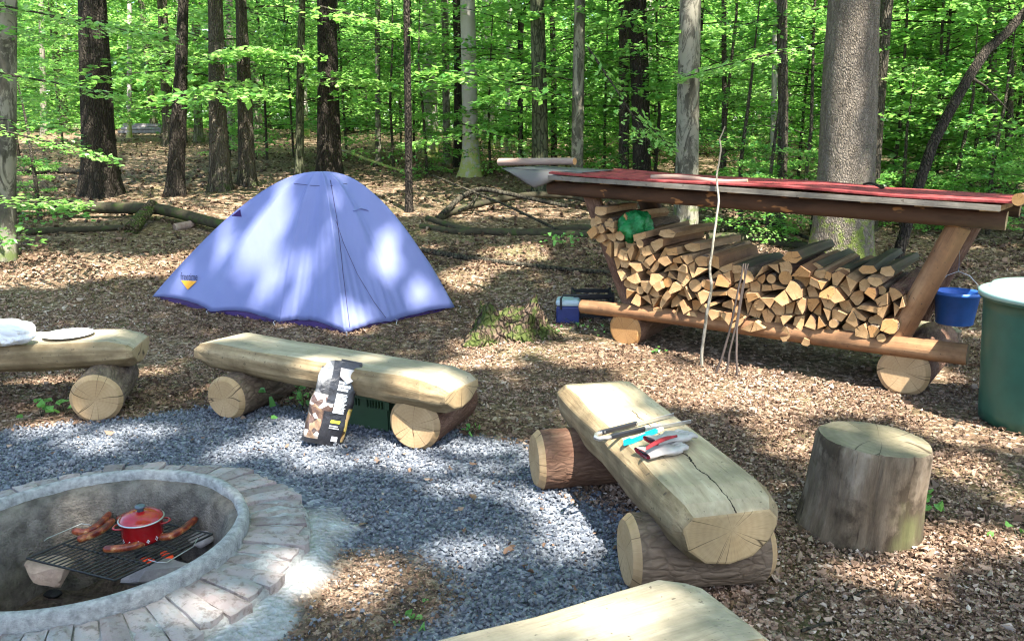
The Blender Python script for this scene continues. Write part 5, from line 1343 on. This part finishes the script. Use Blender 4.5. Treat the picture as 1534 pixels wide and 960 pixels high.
# gloves: fabric work gloves with red lining, fingers as short tubes growing out of a flattened palm
t = NT('glove_leather'); v = t.map(); t.bump(t.noise(v, 60, 5, .6), .5, .004); M['glove'] = t.fin(t.ramp(t.noise(v, 14, 5), [(.3, (.30, .27, .24)), (.7, (.44, .41, .38))]), .85, .2)
M['glove_red'] = simple('red_lining', (.30, .025, .03), .85, var=.3, sc=30)
M['glove_tan'] = simple('tan_leather', (.50, .43, .30), .8, var=.2, sc=20)
def glove(cuff, palm, fingers, label, wc, wp, mat):
    gt = thing('work_glove', palm, label, 'glove', None); O_ = WM[gt.name].translation
    mb = MB(); ax = palm - cuff; L_ = np.linalg.norm(ax); ax = ax / L_; sd_ = np.cross([0, 0, 1], ax); sd_ /= np.linalg.norm(sd_)
    P = []; n_ = 20
    for k in range(9):
        u_ = k / 8; c_ = cuff + ax * L_ * 1.35 * u_; w_ = wc * (1 - u_) + wp * u_ - .006 * math.sin(u_ * 6); h_ = .011 + .006 * math.sin(u_ * 3.1) * (1 + .4 * math.sin(u_ * 11)); row = []
        for j in range(n_ + 1):
            th = 6.283 * j / n_; row.append(c_ + sd_ * math.cos(th) * w_ * (1 + .04 * math.sin(5 * th + k)) + np.array([0, 0, 1]) * (math.sin(th) * h_ + .004 * math.sin(3 * th + k * .9)))
        P.append(row)
    mb.grid(P); mb.add(P[-1][:-1], [tuple(range(n_))])
    for off_, ln, cv in fingers:
        b_ = cuff + ax * L_ * 1.25 + sd_ * off_; pts = [b_, b_ + ax * ln * .35 + [0, 0, .006], b_ + ax * ln * .7 + sd_ * cv * .5 + [0, 0, .004], b_ + ax * ln + sd_ * cv + [0, 0, -.004]]
        mb.tube(pts, [.0115, .011, .0105, .007], 10, wob=.08)
    th_b = cuff + ax * L_ * .8 + sd_ * wp; mb.tube([th_b - sd_ * .02, th_b + ax * .02 + sd_ * .006, th_b + ax * .045 + sd_ * .012], [.013, .012, .008], 10)
    obj('glove_shell', mb, mat, gt, origin=O_)
    mb = MB(); e_ = []
    for j in range(n_ + 1):
        th = 6.283 * j / n_; c_ = cuff - ax * .001; e_.append([c_ + sd_ * math.cos(th) * wc * 1.03 + np.array([0, 0, 1]) * (math.sin(th) * .0125), c_ + ax * .012 + sd_ * math.cos(th) * wc * .86 + np.array([0, 0, 1]) * math.sin(th) * .008])
    mb.grid(e_); obj('red_hem', mb, M['glove_red'], gt, origin=O_)
glove(onb(962, 679, .02), onb(1000, 672, .018), [(-.03, .05, .01), (-.01, .06, .0), (.012, .058, -.004), (.032, .045, -.01)], 'pale work glove with red hem, nearer one of the pair', .052, .043, M['glove'])
glove(onb(975, 660, .046), onb(1012, 654, .034), [(-.03, .06, .005), (-.008, .065, -.002), (.014, .06, -.008), (.034, .045, -.015)], 'work glove with open red lining lying atop the other', .044, .040, M['glove'])
mb = MB(); a = onb(968, 670, .062); b = onb(1014, 652, .058); 
rowsg = [[a + (b - a) * u_ + np.array([0, 0, .010 * math.sin(math.pi * u_)]) + np.array([.3, 1, 0]) * v_ * .028 * math.sin(math.pi * (.12 + .88 * u_) ** .8) + np.array([0, 0, -.008 * (v_ ** 2)]) for v_ in (-.9, -.4, 0, .5, 1)] for u_ in np.linspace(0, 1, 10)]
mb.grid(rowsg); gl = bpy.data.objects.get('work_glove.001'); o = obj('red_lining', mb, M['glove_red'], gl, origin=a); q = o.modifiers.new('s', 'SOLIDIFY'); q.thickness = .003

# ------------------------------------------------------------------ old mossy stump, fallen wood
M['rotten'] = bark('rotten_stump', (.07, .045, .03), (.24, .17, .12), moss=(.07, .10, .02), mth=.44, sc=12, vm=2, zst=.5, bs=1., bd=.03)
sg = G(762, 506); sg[1] += .12; sg[2] = float(gz(sg[0], sg[1]))
V_ = []; ns_ = 72; nr_ = 18; mb = MB(); from mathutils import noise as mn
for j in range(nr_ + 1):
    u_ = j / nr_
    for i in range(ns_):
        th = 6.283 * i / ns_; butt = max(0, math.cos(3 * th + .6)) ** 2 * .16 + max(0, math.cos(5 * th - 1.1)) ** 3 * .10
        if u_ < .72:
            k = u_ / .72; r_ = .27 + (.10 + butt) * (1 - k) ** 1.5; z_ = .22 * k + (.06 * math.sin(th * 2 + .8) + .035 * math.sin(th * 5)) * k
        else:
            k = (u_ - .72) / .28; r_ = .27 * (1 - k); z_ = .22 + (.06 * math.sin(th * 2 + .8) + .035 * math.sin(th * 5)) * (1 - k) - .10 * min(1, k * 2.2) + .03 * k
        p = Vector((r_ * math.cos(th) * 1.15, r_ * math.sin(th), z_)); n_ = mn.noise(p * 9) * .03 + mn.noise(p * 24) * .016; rr_ = 1 + n_ / .25
        V_.append((p.x * rr_ * .74, p.y * rr_ * .8, p.z * 1.05 + n_ * .8 - .02))
fs = [(j * ns_ + i, j * ns_ + (i + 1) % ns_, (j + 1) * ns_ + (i + 1) % ns_, (j + 1) * ns_ + i) for j in range(nr_) for i in range(ns_)]
mb.add(V_, fs, 0, True); tag(obj('old_stump', mb, M['rotten'], None, M=Matrix.Translation(tuple(sg))), 'rotten mossy tree stump between the tent and the woodpile', 'tree stump')
def fallen(pxs, r0, r1, mat, label, up=0.0, name='fallen_log', cat='fallen log', seg=12, group=None, wob=.12, hs=None):
    P = []
    for i, (px, py) in enumerate(pxs):
        g_ = G(px, py); g_[2] += (r0 * .6 if hs is None else hs[i]); P.append(g_)
    P = np.array(P); ts = np.linspace(0, len(P) - 1, (len(P) - 1) * 5 + 1); Q = np.stack([np.interp(ts, range(len(P)), P[:, k]) for k in range(3)], 1)
    for _ in range(2):
        for k in range(1, len(Q) - 1): Q[k] = (Q[k - 1] + Q[k] * 2 + Q[k + 1]) / 4
    mb = MB(); mb.tube(Q, list(np.linspace(r0, r1, len(Q))), seg, wob=wob); return tag(obj(name, mb, mat, origin=P[0]), label, cat, group)
fallen([(-60, 318), (60, 322), (150, 326), (240, 332), (290, 340), (342, 352)], .085, .065, M['moss_log'], 'long mossy fallen log lying left of the tent', hs=[.14, .16, .13, .17, .12, .10])
fallen([(40, 352), (120, 348), (200, 344)], .05, .03, M['moss_log'], 'shorter mossy log under the long one at the left')
fallen([(196, 352), (214, 340), (232, 330)], .085, .07, M['rotten'], 'broken pale barked chunk propping the mossy log', hs=[.05, .12, .2])
fallen([(262, 345), (288, 342), (296, 336)], .05, .04, M['pink_bark'], 'short broken bough under the mossy log near the tent', hs=[.03, .05, .05])
fallen([(20, 262), (100, 260), (180, 262)], .06, .04, M['dead_branch'], 'thin dark log farther back on the left slope')
fallen([(632, 378), (700, 390), (780, 400), (860, 408), (925, 412)], .035, .02, M['dead_branch'], 'long thin dark branch on the leaves right of the tent')
fallen([(630, 342), (690, 352), (740, 350), (800, 352), (870, 344), (925, 352)], .035, .055, M['moss_log'], 'mossy fallen log behind the woodpile left end')
fallen([(640, 330), (700, 350), (760, 352), (880, 355)], .04, .05, M['moss_log'], 'second mossy log lying beside the first behind the woodpile')
fallen([(655, 332), (680, 322), (740, 318), (800, 312), (870, 310), (905, 318)], .045, .04, M['moss_log'], 'arching green branch resting over the mossy logs', name='fallen_branch', cat='branch', hs=[.03, .06, .16, .2, .14, .05])
fallen([(660, 330), (690, 320), (720, 318), (770, 324), (850, 326)], .04, .025, M['dead_branch'], 'dark forked branch rising right of the thin black trunk', name='fallen_branch', cat='branch', hs=[.05, .22, .33, .28, .15])
fallen([(650, 312), (700, 322), (760, 334), (840, 352)], .012, .02, M['dead_branch'], 'thin dark twig slanting down over the fallen branches', name='fallen_branch', cat='branch', hs=[.45, .34, .22, .04], seg=7)
fallen([(688, 330), (700, 326), (712, 322), (718, 314)], .02, .010, M['dead_branch'], 'short broken fork sticking up among the fallen branches', name='fallen_branch', cat='branch', hs=[.12, .14, .2, .26], seg=7)
fallen([(1060, 362), (1120, 360), (1190, 372), (1240, 380)], .06, .05, M['moss_log'], 'mossy log behind the middle of the woodpile')
fallen([(1080, 352), (1120, 348), (1160, 352), (1220, 366)], .03, .02, M['dead_branch'], 'dead bough on the ground left of the biggest trunk', hs=[.05, .15, .12, .04])
fallen([(510, 240), (545, 246), (580, 254), (610, 262)], .03, .02, M['beech_pale'], 'bleached fallen branch behind the tent', hs=[.25, .12, .06, .02])
q = G(212, 203); t_ = thing('timber_stack', q, 'distant low stack of grey timber on the left slope', 'timber stack')
for k in range(3):
    mb = MB(); mb.box((0, .1 * k, .1 + .1 * k), (1.3 - .1 * k, .25, .09), jit=.015); obj('beam', mb, M['greystone'], t_, M=Matrix.Translation(tuple(q)))
# small twigs scattered, one by one
rk = random.Random(17)
for i, (px, py, L_, a_) in enumerate([(1270, 905, .16, .5), (1180, 915, .22, .7), (1500, 905, .14, -.1), (1480, 745, .07, .3), (1200, 950, .18, .3), (1340, 700 + 190, .1, .9), (250, 920, .1, -.4), (745, 530, .12, 1.0), (1010, 555, .1, .2), (40, 545, .2, .1), (600, 655, .08, .4), (1430, 640, .1, .8)]):
    g_ = G(px, py); d_ = np.array([math.cos(a_), math.sin(a_), 0]) * L_; mb = MB(); mb.tube([g_ + [0, 0, .012], g_ + d_ * .5 + [0, .01, .016], g_ + d_ + [0, 0, .012]], [.006, .005, .003], 6, wob=.2)
    tag(obj('twig', mb, M['dead_branch'], origin=g_), 'small dark twig lying loose on the ground', 'twig', 'loose twigs on the ground')

# ------------------------------------------------------------------ small plants
def plant(px, py, n_, h_, sz_, label, seed, spread=.08, group='small green seedlings'):
    g = np.random.default_rng(seed); p = G(px, py); t_ = thing('seedling', p, label, 'plant', group)
    C = np.stack([g.normal(0, spread, n_), g.normal(0, spread, n_), g.uniform(.3, 1, n_) * h_], 1); D = unit(np.concatenate([C[:, :2] + g.normal(0, .03, (n_, 2)), g.normal(0, .02, (n_, 1))], 1)); N = g.normal(0, .35, (n_, 3)); N[:, 2] = 1; N = unit(N - D * np.sum(N * D, 1, keepdims=True))
    V, F = leaves_geo(C, D, N, sz_ * g.uniform(.6, 1.2, n_), sz_ * .75, six=True); tt_ = g.uniform(.2, 1, n_)
    link('leaves', npmesh('leaves', V, F, M['leaf_near'], tint=np.concatenate([tt_, tt_])), t_, Matrix.Translation(tuple(p)))
    mb = MB()
    for c_ in C[:8]: mb.tube([(0, 0, 0), (c_[0] * .4, c_[1] * .4, c_[2] * .7), tuple(c_)], .0018, 4)
    obj('stems', mb, M['green_bark'], t_, M=Matrix.Translation(tuple(p)))
plant(62, 625, 9, .10, .06, 'three leaved green plant by the left bench support', 1, .07)
plant(98, 622, 7, .10, .06, 'green seedling against the round log end of the left bench', 2, .05)
plant(455, 618, 22, .16, .05, 'leafy green weed growing under the middle bench', 3, .09)
plant(706, 655, 7, .06, .035, 'tiny green seedling right of the middle bench', 4, .03)
plant(1395, 775, 6, .09, .06, 'green seedling right of the chopping block', 5, .05)
plant(1525, 810, 4, .05, .04, 'tiny green sprout at the right edge, below the barrel', 6, .04)
plant(985, 530, 9, .05, .035, 'small green sprout in front of the left foot log', 7, .04)
plant(870, 498, 30, .10, .03, 'tuft of grass and leaves below the cool box', 8, .12)
plant(625, 928, 7, .008, .035, 'flat clump of green leaves on the near gravel', 9, .04)
plant(1010, 688 - 2, 5, .004, .02, 'torn green leaf bits beside the gloves', 10, .01)
o = [q for q in bpy.data.objects if q.get('label') == 'torn green leaf bits beside the gloves'][0]; pp = onb(1016, 677, .002); o.matrix_basis = Matrix.Translation(tuple(pp))
plant(845, 372, 40, .16, .05, 'bright green fern like plant left of the woodpile', 11, .14)
plant(30, 350, 60, .35, .06, 'leafy bush at the foot of the left edge trunk', 12, .28)
plant(590, 268, 60, .4, .05, 'sunlit tuft of green behind the tent', 13, .22)
for i, (px, py) in enumerate([(545, 790), (500, 776), (708, 752), (365, 640), (165, 652)]):
    g_ = G(px, py) + [0, 0, .02]; g = np.random.default_rng(i); D = unit(g.normal(0, 1, (1, 3)) * [1, 1, .1]); N = unit(np.array([[.15, .1, 1.]])); V, F = leaves_geo(g_[None] * 0, D, N, .06, .04, six=True)
    tag(link('fallen_leaf', npmesh('fallen_leaf', V, F, M['litter'], tint=np.array([.35, .35])), None, Matrix.Translation(tuple(g_))), 'single dry brown leaf lying on the gravel', 'leaf', 'single leaves on the gravel')

# leafy boughs reaching into view, each on its own thin branch of a young tree
def bough(p0, p1, label, n_, seed, leaf=.085, w_=.35, droop=.05, base=None):
    g = np.random.default_rng(seed); p0 = np.array(p0); p1 = np.array(p1); ax = p1 - p0; L_ = np.linalg.norm(ax); ax = ax / L_; sd_ = np.cross([0, 0, 1], ax); sd_ /= np.linalg.norm(sd_)
    t_ = thing('hanging_bough', p0, label, 'bough', 'leafy boughs hanging into view'); m = n_
    t = g.beta(1.6, 1.1, m); tq = np.round(t * 9 + g.normal(0, .2, m)) / 9; sd = g.choice([-1, 1], m); lat = sd * g.random(m) * w_ * L_ * np.sin(np.pi * np.clip(tq, .05, .95)) ** .7
    C = ax * (tq * L_ * .95 + np.abs(lat) * .5)[:, None] + sd_ * lat[:, None]; C[:, 2] += -droop * L_ * t ** 2 - .12 * np.abs(lat) + g.normal(0, .025, m)
    D = unit(ax * .6 + sd_ * sd[:, None] * .6 + g.normal(0, .3, (m, 3)) * [1, 1, .5]); N = g.normal(0, .3, (m, 3)); N[:, 2] += 1; N = unit(N - D * np.sum(N * D, 1, keepdims=True))
    l = leaf * g.uniform(.6, 1.15, m); V, F = leaves_geo(C, D, N, l, l * .62, curl=.06); tt_ = np.clip(g.normal(.7, .18, m), 0, 1)
    MM = Matrix.Translation(tuple(p0)); link('leaves', npmesh('leaves', V, F, M['leaf'], tint=tt_), t_, MM)
    mb = MB(); mb.tube([(0, 0, 0), tuple(ax * L_ * .5 + [0, 0, -droop * L_ * .25]), tuple(ax * L_ + [0, 0, -droop * L_])], [.014, .008, .003], 6)
    for k in range(1, 9):
        for s_ in (-1, 1):
            b_ = ax * L_ * k / 9 + np.array([0, 0, -droop * L_ * (k / 9) ** 2]); e_ = sd_ * s_ * w_ * L_ * .6 * math.sin(math.pi * k / 9); mb.tube([tuple(b_), tuple(b_ + e_ + ax * np.linalg.norm(e_) * .5 + [0, 0, -.12 * np.linalg.norm(e_)])], [.004, .002], 4, caps=False)
    obj('twigs', mb, M['dead_branch'], t_, M=MM)
bough(atY(-40, 0, 8.4), atY(270, 62, 8.9), 'sunlit beech bough crossing the thick dark trunk at the top left', 420, 1, droop=-.0)
bough(atY(-30, 105, 8.2), atY(205, 140, 8.8), 'smaller beech bough below the sunlit one at the top left', 240, 2, leaf=.075)
bough(atY(-20, 190, 7.8), atY(180, 235, 8.4), 'drooping green bough in front of the thick dark trunk foot', 260, 3, leaf=.07)
bough(atY(-40, 300, 7.4), atY(140, 300, 7.9), 'low leafy bough near the ground at the left edge', 260, 4, leaf=.07)
bough(atY(880, 70, 9.5), atY(980, 215, 9.0), 'thin hanging bough in front of the dark brown trunk', 90, 5, leaf=.09)
bough(atY(1250, 60, 9.4), atY(1010, 105, 8.8), 'bright green bough left of the biggest trunk', 420, 6, leaf=.085)
bough(atY(1240, 10, 10.4), atY(1060, 40, 9.8), 'green bough high left of the biggest trunk', 300, 7, leaf=.09)
bough(atY(1000, 10, 11), atY(880, 35, 11), 'green bough above the left half of the shelter', 260, 8, leaf=.09)
bough(atY(1330, 110, 11), atY(1480, 140, 10.4), 'green bough beyond the leaning tree', 380, 9, leaf=.09)
bough(atY(480, 10, 11.5), atY(640, 45, 11.), 'green bough at the top right of the tent trunk', 280, 10, leaf=.09)
bough(atY(730, 195, 12.5), atY(600, 215, 12.), 'pale lit bough spreading at the foot of the white beech', 380, 11, leaf=.09)
bough(atY(690, 185, 12.5), atY(790, 215, 12.), 'pale lit bough on the right of the white beech foot', 320, 12, leaf=.09)
bough(atY(960, 175, 9.6), atY(1010, 225, 9.2), 'small bright bough above the red roof beside the mottled beech', 110, 13, leaf=.08)


# ------------------------------------------------------------------ added canopy shading the clearing
# Unseen crowns added outside the picture for shade; gaps cut to place sun patches.
def icpt(p): p = np.asarray(p, float); return p[..., :2] - np.array([KX, KY]) * p[..., 2:3]
HOLES = []
def hole(px, py, rx, ry, z=0.0, Y=None, k=1.0, terr=False):
    p = atY(px, py, Y) if Y is not None else (G(px, py) if terr else W(px, py, z)); d_ = p[1]
    a = rx / CF * d_ * 1.0
    dep = (CH - p[2] if Y is None else None)
    b = ry / CF * d_ * (d_ / max(.3, (CH - p[2]))) if Y is None else max(ry / CF * d_ * .55, .05)
    q = icpt(p[None])[0]; HOLES.append((q[0], q[1], a * k, min(b, 1.6) * k))
for h in [(100, 398, 110, 9), (60, 412, 70, 8), (265, 392, 34, 9), (190, 402, 60, 8), (690, 418, 24, 9), (775, 378, 40, 5), (745, 400, 40, 4),
          (70, 205, 60, 8), (180, 208, 60, 10), (230, 215, 60, 8), (430, 245, 50, 6), (350, 240, 40, 6), (560, 262, 50, 10), (640, 262, 60, 8), (740, 262, 60, 9), (900, 275, 60, 9)]:
    hole(*h, terr=True)
for h in [(745, 525, 50, 9), (700, 545, 40, 8), (900, 535, 80, 13), (1000, 560, 60, 12), (1120, 590, 120, 16), (1240, 610, 90, 16), (1370, 620, 60, 14), (1480, 660, 50, 16), (1420, 640, 60, 12), (1530, 650, 40, 14), (1300, 590, 70, 14), (1200, 600, 90, 14), (960, 590, 50, 12), (1450, 640, 80, 20), (1100, 560, 40, 10),
          (1150, 640, 50, 12), (1050, 600, 50, 10), (1180, 670, 40, 10), (1430, 700, 40, 10), (1500, 740, 40, 14), (1370, 830, 45, 16), (1340, 870, 50, 12), (1520, 830, 30, 16), (1450, 800, 30, 10), (1250, 560, 60, 8), (1460, 590, 60, 10),
          (110, 672, 50, 9), (240, 640, 45, 7), (60, 640, 50, 6), (430, 656, 60, 9), (380, 670, 50, 6), (735, 668, 50, 8), (640, 700, 60, 7), (560, 690, 60, 6), (850, 775, 22, 22), (800, 745, 26, 10), (740, 820, 50, 8), (590, 845, 40, 12), (520, 870, 40, 16),
          (670, 735, 50, 6), (870, 830, 18, 14), (300, 935, 50, 10), (430, 860, 24, 12), (450, 560, 40, 5), (215, 560, 30, 6), (1290, 690, 30, 8)]:
    hole(*h)
for h in [(900, 590, 60, 14), (960, 625, 50, 14), (930, 650, 26, 10), (340, 508, 36, 6), (640, 570, 26, 9), (680, 560, 20, 8), (500, 540, 60, 3), (20, 505, 50, 10), (100, 505, 40, 9), (930, 900, 60, 16), (800, 935, 70, 14)]:
    hole(*h, z=.42)
for px, py, rx, ry in [(420, 303, 15, 20), (383, 350, 32, 24), (398, 412, 22, 18), (448, 400, 14, 18), (436, 445, 16, 20), (526, 478, 34, 22), (580, 370, 18, 28), (592, 395, 12, 18), (640, 440, 18, 16), (518, 268, 20, 7), (318, 398, 16, 20), (500, 330, 8, 26), (262, 432, 10, 10)]:
    p = on_tent(px, py)
    if p is not None:
        q = icpt(p[None])[0]; HOLES.append((q[0], q[1], rx / CF * p[1] / 1.1 - .04, ry / CF * p[1] * 1.2 - .04))
for h in [(1180, 285, 110, 12), (1300, 292, 110, 12), (1430, 298, 110, 12), (1050, 275, 60, 8), (920, 262, 50, 6), (820, 240, 30, 8)]:
    hole(*h, Y=5.9, k=1.3)
for px, py, rx, ry in [(1330, 440, 34, 40), (1280, 470, 46, 40), (1220, 460, 40, 40), (1170, 440, 30, 30), (1160, 480, 40, 30), (1370, 520, 44, 12), (1110, 470, 20, 20), (1060, 470, 24, 20), (1000, 450, 30, 20), (1020, 370, 20, 8), (960, 440, 30, 24), (940, 370, 20, 20), (1395, 430, 16, 40), (1354, 566, 44, 30)]:
    p = onplane(px, py, -.03); q = icpt(p[None])[0]; HOLES.append((q[0], q[1], rx / CF * p[1], max(ry / CF * p[1] * .6, .08)))
for h, Y in [((703, 100, 20, 160), 13.4), ((706, 230, 30, 60), 13.4), ((1270, 100, 40, 200), 8.1), ((1262, 340, 50, 60), 8.1), ((1035, 330, 30, 40), 8.8), ((1440, 470, 18, 30), 5.3), ((1490, 435, 40, 8), 4.5), ((1500, 560, 20, 50), 4.4), ((1375, 700, 16, 60), 3.0), ((490, 640, 20, 20), 4.0)]:
    # tall lit surfaces: a strip of gap along the way their upper parts are lit
    px, py, rx, ry = h
    for k in np.linspace(-1, 1, 7 if ry > 60 else 3):
        p = atY(px, py + ry * k, Y); q = icpt(p[None])[0]; HOLES.append((q[0], q[1], rx / CF * Y * 1.1, max(.16, ry / CF * Y * .35)))
HOLES = np.array(HOLES)
def is_gap(u, v):
    """u,v: where the sun's ray through this leaf would meet the level ground"""
    du = (vnoise(u, v, 2.3, 21) - .5) * .22 + (vnoise(u, v, 6, 22) - .5) * .07; dv = (vnoise(u, v, 2.3, 23) - .5) * .22 + (vnoise(u, v, 6, 24) - .5) * .07
    g = np.zeros(u.shape, bool)
    for a, b, ra, rb in HOLES: g |= ((u + du - a) / ra) ** 2 + ((v + dv - b) / rb) ** 2 < 1
    # random gaps: flecks in the near camp, more behind
    tnt = (np.abs(u + 1.7) < 1.6) & (v > 6.3) & (v < 7.9)
    n_ = -.5 * tnt + vnoise(u, v, 1.9, 31) * .6 + vnoise(u, v, 5.1, 32) * .4
    far = np.clip((v - 8.5) / 3, 0, 1)
    g |= n_ > (.80 - .11 * far)
    return g
HOLES[:, 2:] = HOLES[:, 2:] * 1.2 + .06
NL = 120000
uu = rng.uniform(-9, 11, NL); vv = rng.uniform(-1.0, 16.0, NL)
keep = ~is_gap(uu, vv) & (rng.random(NL) < np.where(vv > np.where(uu > 1.5, 10.4, 11.0), .08, 1))
uu, vv = uu[keep], vv[keep]; n = len(uu)
hh = 13.5 + rng.random(n) * 4.0
C = np.stack([uu + KX * hh, vv + KY * hh, hh], 1)
D = unit(rng.normal(0, 1, (n, 3)) * [1, 1, .3]); N = unit(SUN[None] + rng.normal(0, .35, (n, 3))); N = unit(N - D * np.sum(N * D, 1, keepdims=True))
l = rng.uniform(.14, .26, n)
spots = np.array([(-7.5, -6.), (1.5, -9.), (8.5, -7.), (13.5, -1.5), (12.5, 6.), (17., 3.)])
own = np.argmin(((C[:, None, :2] - spots[None]) ** 2).sum(2), 1)
lb = ['unseen beech added for shade, left behind the viewer', 'unseen beech added for shade, straight behind the viewer', 'unseen beech added for shade, right behind the viewer', 'unseen beech added for shade, outside the right picture edge', 'unseen beech added for shade, right of the clearing beyond the barrel', 'unseen beech added for shade, farthest out on the right']
for k in range(len(spots)):
    x_, y_ = spots[k]; z_ = float(gz(x_, y_)); t_ = thing('beech_tree', (x_, y_, z_), lb[k], 'tree')
    mb = trunk_mb([(0, 0, -.2), (.05, 0, 6), (.1, .1, 12), (.1, 0, 17)], [.24, .2, .15, .05]); obj('trunk', mb, M['beech'], t_, M=Matrix.Translation((x_, y_, z_)))
    sel = own == k; c_ = C[sel] - [x_, y_, z_]
    V, F = leaves_geo(c_, D[sel], N[sel], l[sel], l[sel] * .66); cr = link('crown', npmesh('crown', V, F, M['leaf'], tint=rng.uniform(.2, .8, sel.sum())), t_, Matrix.Translation((x_, y_, z_)))
